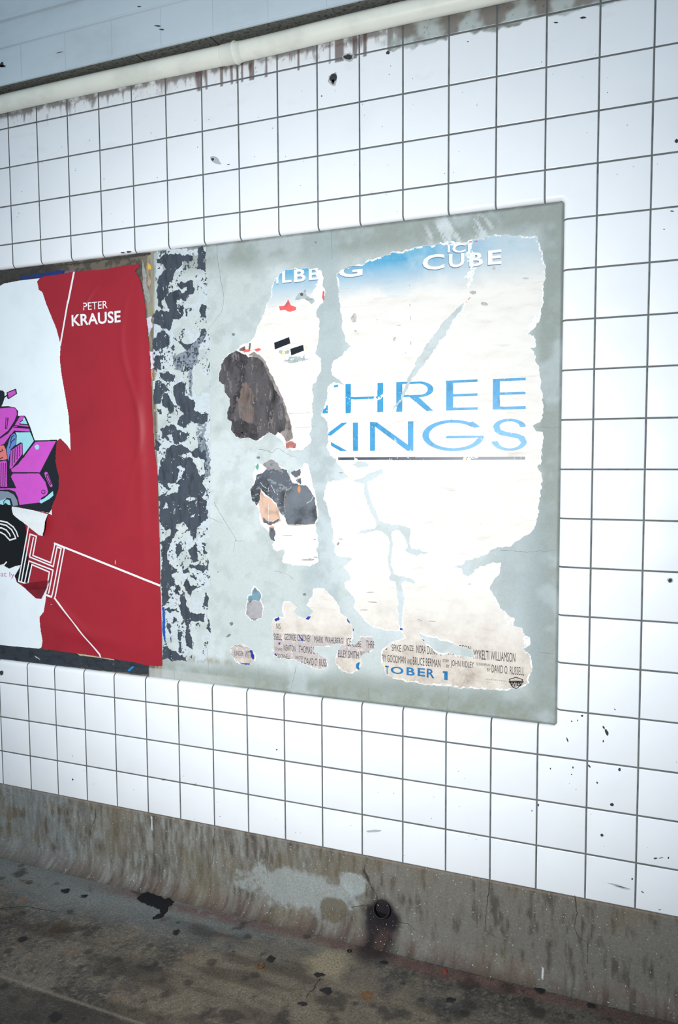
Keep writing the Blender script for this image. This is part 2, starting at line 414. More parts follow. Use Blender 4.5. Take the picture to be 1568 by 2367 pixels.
def ribbon(name, lines, Y, mat, parent, w=0.0012, k='p', floor=False):
    for ln in lines:
        V, Fc = [], []
        if floor: pts = [Fl(CR[k][0]+a/CR[k][2], CR[k][1]+b/CR[k][2])[:2] for a, b in ln]
        else: pts = [tuple(q) for q in X(k, ln, Y)]
        out = []
        for i in range(len(pts)-1):
            a = np.array(pts[i]); b = np.array(pts[i+1]); L = np.hypot(*(b-a)); nn = max(1, int(L/0.007))
            for j in range(nn):
                p = a+(b-a)*j/nn; out.append(p+np.array([random.gauss(0, .0011), random.gauss(0, .0011)]))
        out.append(np.array(pts[-1]))
        for i, p in enumerate(out):
            d = out[min(i+1, len(out)-1)]-out[max(i-1, 0)]; d = d/max(1e-9, np.hypot(*d)); nrm = np.array([-d[1], d[0]])
            ww = w/2*(0.4+0.9*random.random())*(1-0.6*i/len(out))
            for s in (-1, 1):
                u = p+nrm*ww*s
                V.append((u[0], u[1], 0.0006) if floor else (u[0], Y, u[1]))
            if i: Fc.append((2*i-2, 2*i-1, 2*i+1, 2*i))
        mk(name, V, Fc, mat, parent)
B1 = lambda s: [tuple(map(float, q.split(','))) for q in s.split()]
ribbon('crack', [[(220, 1870), (222, 1888), (212, 1910), (206, 1935), (210, 1960)], [(496, 1912), (494, 1955), (490, 2000)], [(617, 1940), (622, 1975), (616, 2000), (620, 2030)]], -0.0022, M_crack, base, 0.0018)
ribbon('crack', [[(1132, 2036), (1130, 2060), (1124, 2105), (1122, 2150), (1150, 2168)], [(1330, 2070), (1334, 2110), (1328, 2145), (1336, 2165), (1358, 2178), (1359, 2230)],
                 [(842, 2000), (843, 2015)], [(858, 2050), (870, 2065), (874, 2083)], [(812, 2098), (830, 2094), (850, 2092)], [(915, 2130), (940, 2135), (960, 2148)]], -0.0022, M_crack, base, 0.0022)

# ---- floor
spots = []                                   # (px, py, rx, ry) of black spots
for s in '50,2000,6,4 3,2030,10,4 68,2039,9,5 152,2059,11,5 194,2071,8,4 50,2112,9,6 162,2107,10,5 52,2171,11,7 20,2198,12,7 204,2157,12,9 205,2200,9,8 232,2245,16,10 408,2155,9,7 412,2132,7,3 272,2218,10,7 360,2227,12,6 573,2165,10,6 490,2225,12,9 626,2217,11,8 592,2254,12,6 740,2253,13,7 755,2290,13,8 700,2320,12,6 438,2270,12,7 710,2165,10,6 128,2350,17,12 8,2280,8,12 195,2355,6,3 1249,2290,13,8 1368,2325,13,6 1043,2312,11,6 974,2310,10,5 1073,2342,12,7 1320,2350,10,5 1410,2357,8,5 888,2225,11,5 934,2273,4,4 822,2320,9,6 540,2200,5,3 340,2235,8,5 1210,2290,9,3'.split():
    spots.append(tuple(map(float, s.split(','))))
def floorpaint(x, y):
    n = fbm(x, y, 4, 5, seed=41); m_ = fbm(x, y, 14, 5, seed=42); f = fbm(x, y, 60, 3, seed=43)
    st = fbm(x*0.35, y*1.6, 7, 4, seed=44)
    c = np.tile(np.array(lin(84, 78, 70)), (len(x), 1))
    c = blend(c, (56, 52, 49), sm(.42, .68, m_)*.7); c = blend(c, (112, 103, 90), sm(.5, .72, n)*.6); c = blend(c, (130, 122, 110), sm(.56, .72, fbm(x, y, 130, 3, seed=49))*.4)
    c = blend(c, (40, 37, 35), sm(.60, .72, fbm(x, y, 75, 4, seed=71))*.55); c = blend(c, (136, 128, 116), sm(.66, .78, fbm(x, y, 95, 4, seed=72))*.45)
    # grey, paler strip along the base, pinkish line, dark wet stripe
    d = -y
    c = blend(c, (128, 132, 130), sm(.36, .12, d+.16*(n-.5))*sm(1.9, 0.6, x)*.75)
    c = blend(c, (58, 58, 62), sm(.07, .0, np.abs(d-.20-.10*(x-1.2)*.4+.05*(n-.5)))*sm(.5, 1.1, x)*sm(2.6, 1.2, x)*.65)
    c = blend(c, (104, 76, 70), sm(.05, .0, np.abs(d-.085+.04*(n-.5)))*sm(.2, .7, x)*.75*sm(.3, .6, f+.15))
    c = blend(c, (126, 113, 94), sm(.62, .4, np.hypot((x-1.45)/1.1, (d-.50)/.7)+.5*(m_-.5))*.45)
    c = blend(c, (60, 52, 44), sm(.52, .68, st)*.6)
    c = blend(c, (124, 92, 62), sm(.74, .84, fbm(x, y, 18, 3, seed=47))*.3)
    c = blend(c, (44, 40, 38), sm(.62, .75, fbm(x, y, 10, 4, seed=48))*.7)
    c = blend(c, (40, 38, 38), sm(2.1, 2.7, x+.4*(n-.5))*.55)
    # slab joint at lower left, darker slab beyond
    a = Fl(0, 2255); b = Fl(330, 2367); t = ((x-a[0])*(b[1]-a[1])-(y-a[1])*(b[0]-a[0]))/math.hypot(b[0]-a[0], b[1]-a[1])
    c = blend(c, (52, 50, 46), sm(.004, .02, t)*.6); c = blend(c, (128, 120, 108), sm(.008, .002, np.abs(t))*.6)
    for px, py, rx, ry in spots:
        q = Fl(px, py); q2 = Fl(px+rx, py); q3 = Fl(px, py+ry); rr = max(.008, .5*(np.hypot(*(q2-q)[:2])+np.hypot(*(q3-q)[:2])))
        dd = np.hypot(x-q[0], y-q[1])/rr+.9*(m_-.5)+.5*(f-.5); c = blend(c, (30, 28, 28), sm(1.15, .8, dd)*.55)
    for px, py, rx, ry, col in ((135, 2145, 17, 20, (60, 46, 26)), (603, 2234, 12, 10, (110, 78, 44)), (850, 2300, 18, 12, (110, 72, 34)), (51, 2079, 6, 4, (150, 90, 50)), (1175, 2285, 30, 14, (52, 44, 36)), (760, 2230, 60, 40, (150, 138, 112))):
        q = Fl(px, py); q2 = Fl(px+rx, py); q3 = Fl(px, py+ry); rr = .5*(np.hypot(*(q2-q)[:2])+np.hypot(*(q3-q)[:2]))
        dd = np.hypot(x-q[0], y-q[1])/rr+.8*(m_-.5); c = blend(c, col, sm(1.2, .5, dd)*.7)
    q = W(880, 2112); c = blend(c, (28, 25, 28), sm(.10, .03, np.hypot(x-q[0]-.0, (y+.05)*.7)+.05*(m_-.5))*.8)
    return c
M_floor = attrmat('worn_floor_concrete', 0.8, 150, 0.55, 160, 0.6)
fx = np.concatenate([np.arange(-1.8, -0.5, .05), np.arange(-0.5, 3.0, .006), np.arange(3.0, 4.3, .05)])
fy = np.concatenate([np.arange(-5.5, -1.7, .1), np.arange(-1.7, -0.03, .006), [-0.02, 0.0]])
floor = gridmesh('floor', fx, fy, lambda x, y: np.stack([x, y, np.zeros_like(x)-.0004], 1), None, M_floor, None, floorpaint)
tag(floor, kind='structure')
ribbon('crack', [[(627, 2072), (622, 2100), (620, 2130)], [(0, 2100), (60, 2095), (130, 2108)], [(1160, 2205), (1200, 2232), (1215, 2240)], [(740, 2262), (725, 2285), (708, 2305)]], 0, M_crack, floor, 0.004, floor=True)

# ---- beam over the pipe: rough concrete soffit and painted steel fascia
M_soff = simple('rough_soffit_concrete', (112, 112, 106), 0.95, 0.25, 90, bmp=0.8)
M_fas = simple('blue_grey_paint', (202, 212, 218), 0.5, 0.035, 3.2, stretch=(1, 1, 2), bmp=0.05)
XA, XB = GX[-12], GX[28]
SZ, SY = H0+0.1165, -0.090
def prism(name, prof, mat, parent=None, x0=XA, x1=XB, smooth=False):
    n = len(prof); V = [(x0, y, z) for y, z in prof]+[(x1, y, z) for y, z in prof]
    Fc = [(i, (i+1) % n, n+(i+1) % n, n+i) for i in range(n)] + [tuple(range(n-1, -1, -1)), tuple(range(n, 2*n))]
    return mk(name, V, Fc, mat, parent, smooth)
beam = prism('trim_1', [(0.0, SZ), (0.0, H0+.62), (SY+.004, H0+.62), (SY+.004, SZ)], M_soff); tag(beam, kind='structure')
fas = prism('fascia', [(SY, SZ-.001), (SY-.004, SZ-.001), (SY-.004, SZ+.005), (SY, SZ+.008), (SY, SZ+.135), (SY-.006, SZ+.138), (SY-.006, SZ+.144), (SY-.001, SZ+.148),
                       (SY-.001, SZ+.232), (SY-.010, SZ+.236), (SY-.010, SZ+.50), (SY+.003, SZ+.50), (SY+.003, SZ-.001)], M_fas, beam)
# joints of the soffit boards and of the fascia sheets
M_dark = simple('dark_gap', (58, 56, 56), 0.9, 0.1, 100)
M_seam = simple('faint_paint_seam', (188, 200, 208), 0.5, 0.03, 20)
for px, py in ((314, 135), (486, 95)):
    q = W(px, py, SY); mk('joint', [(q[0]-.004, SY+.003, SZ-.0006), (q[0]+.0, SY+.003, SZ-.0006), (q[0]+.003, 0, SZ-.0006), (q[0]-.002, 0, SZ-.0006)], [(0, 1, 2, 3)], M_dark, beam)
for i in range(-4, 24):
    xq = W(150, 100, SY)[0] + (i-0)*0.2286*0.93
    mk('seam', [(xq-.0008, SY-.0005, SZ+.008), (xq+.0008, SY-.0005, SZ+.008), (xq+.0008, SY-.0005, SZ+.134), (xq-.0008, SY-.0005, SZ+.134)], [(0, 1, 2, 3)], M_seam, fas)
marks('chip', [blobpts(365, 60, 7, 1.6, .1), blobpts(374, 68, 6, 1.5, .1), blobpts(322, 15, 4, 1.5), blobpts(4, 150, 5, 6), blobpts(6, 153, 9, 2), blobpts(138, 121, 9, .7, -.2)], M_chip, fas, SY-.0012)

# ================================================================== THINGS
# ---- the pipe under the beam
M_pipe = simple('cream_pipe_paint', (236, 235, 222), 0.4, 0.05, 7, bmp=0.25)
M_pipe.node_tree.nodes  # painted many times over
def tube(name, stations, mat, parent=None, seg=40, caps=True):
    """stations: (centre, axis, radius)"""
    V, Fc = [], []
    for c, ax, r in stations:
        ax = Vector(ax).normalized(); u = ax.orthogonal().normalized()
        u = (Vector((0, 0, 1))-ax*ax.dot(Vector((0, 0, 1))))
        u = u.normalized() if u.length > 1e-3 else Vector((1, 0, 0)); v = ax.cross(u)
        for i in range(seg):
            a = 2*math.pi*i/seg; V.append(tuple(Vector(c)+(u*math.cos(a)+v*math.sin(a))*r))
    for k in range(len(stations)-1):
        for i in range(seg):
            j = (i+1) % seg; Fc.append((k*seg+i, k*seg+j, (k+1)*seg+j, (k+1)*seg+i))
    if caps: Fc += [tuple(range(seg-1, -1, -1)), tuple(range((len(stations)-1)*seg, len(stations)*seg))]
    return mk(name, V, Fc, mat, parent, True)
PYC, PZC, PR = -0.0385, H0+0.0765, 0.0325
pipe_root = bpy.data.objects.new('wall_pipe', None); link(pipe_root); pipe_root.location = (0, 0, 0)
tag(pipe_root, 'cream painted pipe running along the top of the tiles, under the blue-grey beam', 'pipe')
def pz(x): return PZC - 0.0055*math.exp(-((x-1.10)/.28)**2) + 0.0015*mnoise.noise(Vector((x*2.1, 0, 0)))
st = []
x = XA
while x < XB:
    st.append(((x, PYC, pz(x)), (1, 0, 0), PR*(1+.012*mnoise.noise(Vector((x*9, 3, 0))))))
    x += 0.03
tube('pipe', st, M_pipe, pipe_root)
xc = W(545, 115, PYC)[0]
tube('coupling', [((xc-.050, PYC, pz(xc)), (1, 0, 0), PR+.0002), ((xc-.047, PYC, pz(xc)), (1, 0, 0), PR+.0018), ((xc-.002, PYC, pz(xc)), (1, 0, 0), PR+.0022), ((xc-.0, PYC, pz(xc)), (1, 0, 0), PR+.005), ((xc+.004, PYC, pz(xc)), (1, 0, 0), PR+.0055),
                  ((xc+.008, PYC, pz(xc)), (1, 0, 0), PR+.004), ((xc+.010, PYC, pz(xc)), (1, 0, 0), PR+.0015), ((xc+.03, PYC, pz(xc)), (1, 0, 0), PR+.0002)], M_pipe, pipe_root)

# ---- weep pipe in the base
M_soot = simple('sooty_iron', (26, 23, 26), 0.6, 0.15, 200); M_void = simple('black_inside', (5, 5, 6), 0.95, 0.0, 10)
q = W(883, 2102, -0.01)
wp_ = bpy.data.objects.new('weep_pipe', None); link(wp_); wp_.location = tuple(q)
tag(wp_, 'short black sooty drain stub sticking out of the concrete base', 'drain pipe')
ax = Vector((0.05, -0.85, 0.42)).normalized()
def wtube(name, sts, mat):
    o = tube(name, [((ax*t), tuple(ax), r) for t, r in sts], mat, None, 32, False); o.parent = wp_; return o
wtube('stub', [(-.06, .031), (0.006, .0315), (.010, .0305), (.010, .0265), (.0, .026), (-.06, .026)], M_soot)
mk('opening', [tuple(ax*(-.016)+ (ax.orthogonal().normalized()*math.cos(a)+ax.cross(ax.orthogonal().normalized())*math.sin(a)*1.0)*.0263) for a in [2*math.pi*i/24 for i in range(24)]], [tuple(range(24))], M_void, wp_)

# ---- recessed cement panel
def panelpaint(x, z):
    zr = z-H0; n = fbm(x, z, 5, 5, seed=51); f = fbm(x, z, 22, 4, seed=52); g = fbm(x, z*.4, 60, 3, seed=53)
    c = np.tile(np.array(lin(186, 194, 192)), (len(x), 1))
    c = blend(c, (200, 208, 208), sm(.45, .65, n)*.7)
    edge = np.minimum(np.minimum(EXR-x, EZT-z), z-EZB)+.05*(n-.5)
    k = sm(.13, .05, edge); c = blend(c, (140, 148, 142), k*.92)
    c = blend(c, (132, 136, 120), sm(.07, .02, z-EZB+.04*(n-.5))*sm(.45, .6, f+.1)*.6)
    c = blend(c, (160, 170, 170), sm(.5, .68, f)*.35)
    c = blend(c, (178, 188, 190), sm(.50, .7, fbm(x, z, 9, 4, seed=55))*.6*k)
    # long grey trowel band between the poster remains
    bx = 1.375+.03*np.sin(zr*5); c = blend(c, (158, 170, 172), sm(.09, .03, np.abs(x-bx)+.05*(f-.5))*sm(-2.0, -1.9, zr)*.65)
    c = blend(c, (198, 207, 210), sm(.45, .25, np.hypot((x-1.62)/1.0, (zr+1.55)/1.3))*sm(.35, .6, f)*.55)
    # right of the vertical lath: smooth grey; scraped corner at lower right
    c = blend(c, (154, 166, 170), sm(.12, .05, np.abs(x-2.06)+.08*(f-.5))*sm(.35, .2, np.abs(zr+1.78))*.5)
    # whitish plaster strokes over the top of the poster
    q = W(1060, 535, PY); c = blend(c, (206, 212, 214), sm(.50, .62, fbm(x+z*.6, z*.25, 55, 3, seed=57))*sm(1.1, .5, np.hypot((x-q[0])/.14, (z-q[2])/.07))*.85)
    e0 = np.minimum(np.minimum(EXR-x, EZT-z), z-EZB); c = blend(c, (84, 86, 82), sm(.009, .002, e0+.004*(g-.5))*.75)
    # left lath and the dark field behind the left posters
    lx = .679
    L = sm(lx+.004, lx-.002, x)
    c = blend(c, (146, 138, 118), L); c = blend(c, (104, 98, 86), L*sm(.45, .6, fbm(x*6, z*.3, 30, 3, seed=58)))
    L2 = sm(.650, .640, x); dk = np.where((fbm(x, z, 40, 3, seed=59) > .5)[:, None], np.array(lin(78, 72, 64)), np.array(lin(104, 96, 84)))
    c = c*(1-L2[:, None]) + dk*L2[:, None]
    c = blend(c, (44, 42, 44), sm(.30, .15, x+.1*(n-.5))*.8*L2)
    # mottled cement under the lower left corner of the panel
    c = blend(c, (176, 180, 176), sm(H0-2.165, H0-2.175, z)*(x > .615)*sm(1.15, .85, x)*.7)
    c = blend(c, (150, 146, 132), sm(.02, .0, np.abs(zr+2.115))*(x > .69)*(x < 1.0)*sm(.4, .6, g)*.8)
    c = blend(c, (146, 148, 136), sm(.6, .75, fbm(x, z, 15, 4, seed=61))*.16)
    return c
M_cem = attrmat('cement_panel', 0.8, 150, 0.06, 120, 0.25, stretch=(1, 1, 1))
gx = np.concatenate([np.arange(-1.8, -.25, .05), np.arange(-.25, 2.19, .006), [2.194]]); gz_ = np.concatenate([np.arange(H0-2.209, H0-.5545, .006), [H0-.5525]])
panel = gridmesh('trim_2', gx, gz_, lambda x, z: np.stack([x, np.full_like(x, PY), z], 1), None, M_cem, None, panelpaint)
tag(panel, kind='structure')
M_hair = simple('hairline_crack', (128, 136, 136), 0.9, 0.1, 100)
ribbon('hairline_crack', [[(500, 560), (503, 600), (512, 655), (518, 690), (512, 722), (490, 750), (480, 765)], [(495, 1160), (505, 1180), (517, 1200), (545, 1245), (540, 1275)], [(545, 1248), (565, 1252)],
                 [(635, 1320), (660, 1325), (680, 1340)], [(480, 1195), (515, 1210)], [(766, 532), (768, 600)], [(686, 1540), (680, 1560), (672, 1600)], [(853, 1590), (853, 1620)], [(1038, 1587), (1034, 1645)], [(598, 1550), (600, 1590)],
                 [(1232, 986), (1300, 990)], [(1160, 1272), (1220, 1276), (1295, 1272)], [(1245, 1507), (1292, 1512)], [(600, 1038), (630, 1045), (640, 1035), (665, 1050), (690, 1060)], [(480, 1500), (482, 1560)], [(402, 1550), (403, 1570)]],
       PY-.0004, M_hair, panel, 0.0016)
marks('pit', [blobpts(540, 773, 4, 3), blobpts(597, 1058, 4, 3), blobpts(704, 1374, 4, 3), blobpts(535, 1442, 4, 4), blobpts(529, 1469, 6, 2.4, -.6), blobpts(730, 560, 2, 2), blobpts(504, 1322, 2, 1)], simple('pit', (120, 128, 128), .9, .1, 90), panel, PY-.0004)

# ---- black glue residue with the pale plaster showing through
res = []
for s in ('140,170 230,130 330,115 420,130 520,125 515,185 400,200 390,240 330,300 320,360 270,430 265,500 210,600 190,690 150,620 150,380 180,330 240,270 210,220 145,215',
          '560,55 600,50 635,90 635,300 600,290 560,270', '440,680 460,680 450,760 430,740', '590,620 640,630 645,780 600,760 580,700',
          '350,410 500,390 525,490 510,520 470,540 420,580 345,590 350,640 410,650 420,720 400,770 300,790 300,830 280,890 150,850 110,820 105,740 150,690 270,700 240,620 240,540 330,480 390,480',
          '110,980 200,880 260,940 260,1070 200,1080 150,1100 105,1060',
          '590,870 640,880 630,980 560,1070 550,1200 510,1260 490,1360 495,1560 470,1560 480,1300 430,1320 340,1290 300,1170 400,1140 450,1090 380,1030 290,960 350,985 460,1040 520,1020 580,950',
          '150,1140 240,1160 180,1190 180,1290 110,1290 110,1190', '165,1320 250,1310 330,1360 330,1410 240,1410 180,1370', '110,1440 170,1395 230,1440 270,1500 210,1530 180,1640 110,1640',
          '210,1540 260,1530 310,1640 305,1740 370,1750 270,1740 240,1690 200,1640', '310,1470 400,1400 440,1440 440,1540 480,1590 520,1600 530,1720 650,1730 660,1820 560,1850 470,1790 380,1700 330,1600',
          '185,1890 280,1850 330,1880 470,1950 440,2000 340,2050 260,2010 210,1960', '140,1700 180,1690 190,1750 160,1750', '120,2000 180,2040 160,2120 125,2100', '360,1780 460,1740 500,1820 430,1880 350,1850',
          '560,1950 610,1950 640,2050 670,2140 680,2340 640,2367 540,2367 560,2260 540,2200 480,2140 400,2150 400,2250 340,2367 180,2367 220,2230 240,2100 300,2060 400,2060 480,2130 560,2080'):
    res.append(X('9', s))
for s in ('180,0 500,0 560,130 640,190 600,260 640,330 600,380 650,430 660,600 560,700 540,800 520,830 470,740 340,740 300,830 250,930 270,1080 350,1120 300,1180 330,1280 270,1310 270,1400 200,1500 190,1200 190,900 170,860 280,770 280,700 230,740 180,650 165,560 165,400 200,350 270,340 160,240 165,150',
          '470,1080 640,1080 660,1000 665,1120 600,1150 450,1100', '410,1130 460,1110 470,1150 410,1150', '450,1190 480,1290 560,1300 500,1340 490,1390 430,1330 420,1250',
          '380,1380 420,1350 450,1500 480,1560 620,1560 620,1660 500,1660 470,1700 500,1850 500,1930 440,1890 430,1800 440,1700 400,1590 370,1510', '640,1340 665,1400 660,1500 620,1470', '650,1570 680,1680 680,1770 650,1740 660,1640',
          '230,1520 330,1510 370,1560 300,1550 235,1545', '250,1660 290,1690 280,1790 240,1700', '310,1600 350,1640 310,1670', '360,1760 400,1760 380,1840 350,1820', '205,1900 250,1910 320,1960 390,2000 460,2050 330,2050 205,2030',
          '470,930 540,860 560,950 560,1040 510,1050', '600,850 655,860 620,870', '610,890 660,960 620,980', '330,860 400,880 400,930 350,1000 320,930', '480,1170 550,1200 540,1240 490,1200', '370,1850 400,1860 390,1960 370,1960', '330,1280 380,1290 370,1380 330,1380'):
    res.append(X('0', s))
RM = mask(*res, amp=0.006)
for s in ('330,720 350,660 410,645 470,720 390,750', '430,410 470,380 550,410 480,440', '340,80 380,70 430,110 390,200 330,260 350,190 370,120', '250,260 300,240 380,280 360,340 220,380 290,310', '480,590 520,560 520,590', '200,500 240,440 260,500'):
    fill(RM, jag(X('0', s), 0.005), False)
for s in ('380,480 440,440 450,480 400,520', '510,2190 560,2180 620,2210 640,2340 580,2367 550,2300', '400,1290 430,1220 420,1300', '240,1960 300,1940 310,2040', '440,1480 470,1480 460,1540', '380,2160 430,2170 410,2200'):
    fill(RM, jag(X('9', s), 0.005), False)
n1 = nfield(150, 3, seed=71); n2 = nfield(28, 3, seed=72); n3 = nfield(60, 3, seed=73, sz=.35)
RM &= ~((n1 > .74) & (n2 > .54)); RM &= ~((n3 > .76) & (n1 > .52))
strip = mask(X('9', '140,80 640,50 680,1000 690,2367 160,2367 100,1400'), X('0', '170,0 685,0 685,1780 640,2050 210,2040'))
RM |= strip & (n1 > .62) & (n2 > .52) & (n3 > .45)
M_res = simple('black_glue_residue', (62, 70, 80), 0.6, 0.16, 55, stretch=(1, 1, .3))
o = runs('glue_residue', RM, PY-.0006, M_res); tag(o, 'mottled black glue residue in a vertical strip beside the red poster', 'glue residue', kind='stuff')
GM = strip & ~RM & (nfield(18, 4, seed=74) > .52)
M_plast = simple('pale_plaster', (190, 199, 203), 0.8, 0.05, 60)
runs('pale_film', GM, PY-.0003, M_plast, panel)
# greyer scraped band inside the strip
M_gry = simple('scraped_grey', (128, 138, 148), 0.8, 0.2, 120, stretch=(1, 1, .3))
gs = mask(X('9', '520,1030 640,900 620,1010 560,1090 560,1230 500,1280 500,1560 460,1560 470,1290 430,1250 470,1100'), X('9', '560,1830 660,1830 620,1960 680,2140 690,2367 640,2367 640,2180 580,2100 540,1960'), X('9', '300,1150 470,1090 450,1200 380,1320 330,1290'), amp=.006) & (n1 > .42)
runs('scraped_film', gs, PY-.0007, M_gry, panel)

# ---- paper scraps of the left field
def scrap(name, k, s, rgb, label, Y=PY-.0008, amp=.003, cat='paper scrap', parent=None, nm=None):
    o = runs(name, mask(X(k, s), amp=amp), Y, simple(nm or name, rgb, .6, .1, 80), parent)
    if parent is None: tag(o, label, cat)
    return o
scrap('blue_paper_scrap', '0', '197,1508 225,1503 233,1880 205,1800', (28, 84, 160), 'narrow bright blue paper strip at the right edge of the red poster, low down')
scrap('dark_blue_paper_scrap', '3', '150,246 300,225 440,203 470,206 465,232 330,246 290,262 210,266 150,274', (28, 50, 110), 'dark blue torn paper strip above the upper left edge of the red poster')
scrap('purple_paper_scrap', '3', '465,212 540,196 548,214 520,222 470,228', (120, 92, 122), 'small purplish paper scrap at the top of the white line on the red poster')
scrap('yellow_paper_scrap', '3', '1068,150 1085,148 1098,175 1094,195 1080,200', (216, 172, 76), 'small yellow paper scrap near the upper right corner of the red poster')
scrap('pink_paper_scrap', '9', '72,1112 100,1110 105,1280 85,1290', (220, 200, 214), 'pale pink paper scrap at mid height of the red poster\'s right edge')
scrap('orange_paper_scrap', '9', '88,1290 106,1285 104,1400 92,1400', (196, 138, 110), 'thin orange paper scrap just below the pale pink scrap')
scrap('white_paper_scrap', '9', '45,780 90,740 95,850 60,960', (200, 196, 206), 'crumpled white paper scrap at the upper right edge of the red poster')
scrap('grey_paper_scrap', '9', '0,180 20,250 40,330 50,470 90,560 60,640 20,560 0,430', (150, 150, 146), 'wrinkled grey paper remnant right of the red poster\'s top corner')
scrap('beige_paper_scrap', '9', '60,330 90,380 80,470 50,430', (172, 150, 126), 'tiny beige scrap stuck over the wrinkled grey paper remnant', Y=PY-.001)
M_blk = simple('black_backing', (48, 53, 60), 0.5, 0.15, 60, stretch=(.4, 1, 1))
bs = mask(X('4', '-160,1325 0,1349 560,1412 1078,1480 1078,1568 700,1530 250,1478 0,1452 -160,1434'), amp=.002)
BP = runs('backing_strip', bs & ~(n1 > .76), PY-.0009, M_blk); tag(BP, 'black backing paper strip along the bottom of the red and white posters', 'paper strip')
scrap('blue_mark', '4', '928,1535 960,1505 975,1508 940,1542', (30, 130, 196), None, Y=PY-.0012, parent=BP, amp=0)
scrap('white_mark', '4', '250,1425 290,1445 295,1455 262,1440', (170, 172, 176), None, Y=PY-.0012, parent=BP, amp=.003)
scrap('edge_bar', '4', '560,1412 700,1432 830,1455 830,1462 700,1440 580,1428', (190, 170, 140), None, Y=PY-.0012, parent=BP, amp=0)
scrap('dark_paper_strip', '3', '-160,225 0,210 520,152 1090,72 1100,85 1000,105 700,140 520,165 300,180 150,235 0,290 -160,310', (62, 58, 54), 'dark weathered paper strip along the top of the left poster field', Y=PY-.0004)

# ---- white poster with the pink car
Y_W = PY-.0016
def pm(name, rgb, **k): return simple(name, rgb, k.pop('rough', .35), k.pop('var', .02), k.pop('scale', 30), **k)
M_wp = pm('white_poster_paper', (232, 240, 244), var=.02, scale=6, bmp=.1)
WM = mask(X('3', '-160,330 0,318 30,300 150,277 240,268 280,262 700,300 700,1693 -160,1693'), X('4', '-160,-10 560,-10 560,1000 312,1200 315,1300 303,1368 285,1377 120,1362 0,1350 -160,1335'), X('3', '-160,1600 560,1500 700,1693 -160,1693'))
wposter = runs('white_poster', WM, Y_W, M_wp); tag(wposter, 'white poster with a pink cartoon open-top car, exposed under the torn red poster', 'poster')
art = bpy.data.objects.new('car_drawing', None); link(art, wposter)
pk = pm('magenta_print', (206, 84, 196)); bk = pm('black_print', (24, 30, 38)); cy = pm('cyan_print', (160, 218, 226)); bl = pm('blue_print', (104, 136, 204)); gr = pm('grey_print', (130, 142, 160)); sal = pm('salmon_print', (226, 122, 120))
def art_poly(name, k, strs, mat, lay, lw=None):
    for i, s in enumerate(strs): runs(name, mask(X(k, s, Y_W)), Y_W-.0002*lay-(.00008 if k == '4' else 0)-.00001*i, mat, art)
art_poly('car_outline', '3', ['-160,1190 0,1190 60,1188 110,1198 132,1225 130,1258 180,1257 190,1270 218,1335 252,1436 415,1432 412,1500 404,1580 420,1660 432,1720 -160,1720', '-160,1073 0,1072 22,1076 33,1090 33,1130 20,1170 5,1200 -160,1210', '30,1118 52,1104 55,1112 34,1128', '48,1088 112,1062 118,1066 124,1098 62,1138 52,1130'], bk, 1)
art_poly('car_front', '4', ['-160,-10 405,-10 415,40 430,90 437,150 425,230 405,290 380,345 372,395 240,375 90,350 -160,330'], bk, 1)
art_poly('car_panel', '3', ['-160,1205 0,1205 80,1197 112,1206 122,1225 122,1250 105,1295 60,1365 0,1412 -160,1420', '56,1092 110,1071 116,1096 64,1130', '-160,1430 0,1425 60,1385 110,1320 145,1262 178,1262 170,1280 60,1420 30,1462 0,1470 -160,1480',
   '125,1320 203,1326 208,1338 130,1334', '112,1345 213,1350 217,1372 106,1366', '258,1446 408,1440 290,1668 92,1660', '78,1512 160,1455 163,1535 85,1640 70,1640', '0,1590 45,1582 50,1600 50,1700 -160,1700 -160,1600'], pk, 2)
art_poly('car_panel', '4', ['96,108 285,108 330,170 350,240 340,262 300,285 290,318 142,336 130,280 110,240 70,225 0,225 -160,225 -160,215 112,210 80,130', '88,98 285,98 330,20 330,-5 200,-10 80,80', '0,30 48,25 52,205 -160,205 -160,30'], pk, 2)
art_poly('windscreen', '3', ['150,1300 178,1270 200,1318 148,1314', '112,1378 220,1378 246,1440 168,1545 165,1455 150,1450 118,1470 122,1400'], cy, 2)
art_poly('bumper', '4', ['290,302 320,290 385,235 388,268 360,292 300,325 288,318', '-20,310 20,300 40,290 70,300 78,335 60,335 40,320 22,345 22,400 -20,400'], cy, 3)
art_poly('driver', '3', ['68,1430 85,1395 105,1385 116,1400 115,1465 78,1500 60,1590 48,1500'], bl, 2)
art_poly('driver_face', '3', ['-160,1475 28,1472 42,1500 55,1570 30,1578 -160,1585'], sal, 2)
art_poly('wheel', '4', ['-100,235 10,232 60,235 100,255 125,300 132,338 95,345 80,290 50,285 30,300 25,345 -20,345 -100,300'], gr, 3)
art_poly('headlamp', '4', ['322,105 330,96 345,100 382,195 378,208 365,205 328,130'], pk, 3)
LM = np.zeros((NZR, NXR), bool)
def ln(k, s, w=.0036): stroke(LM, X(k, s, Y_W), w)
marks('sticker_dot', [blobpts(85, 1034, 5, 6)], cy, art, Y_W-.0010)
for y0 in (0, 1, 2, 3): ln('3', '%d,%d %d,%d' % (95+16*y0, 1508-12*y0, 88+18*y0, 1620-24*y0))
ln('3', '55,1290 58,1275 60,1275 50,1350 40,1350 45,1270'); ln('3', '60,1430 75,1400 90,1392'); ln('3', '75,1450 85,1412 100,1400'); ln('3', '70,1490 85,1445 108,1425')
ln('3', '105,1327 210,1342'); ln('3', '100,1340 215,1350'); ln('3', '150,1300 165,1290'); ln('3', '170,1560 252,1440')
ln('4', '90,104 290,104 405,0', .0042); ln('4', '335,120 345,115 372,180 365,190 340,140 335,120'); ln('4', '315,228 328,235 326,250 312,254 302,245 305,232 315,228', .003); ln('4', '0,212 110,212 92,160 115,212')
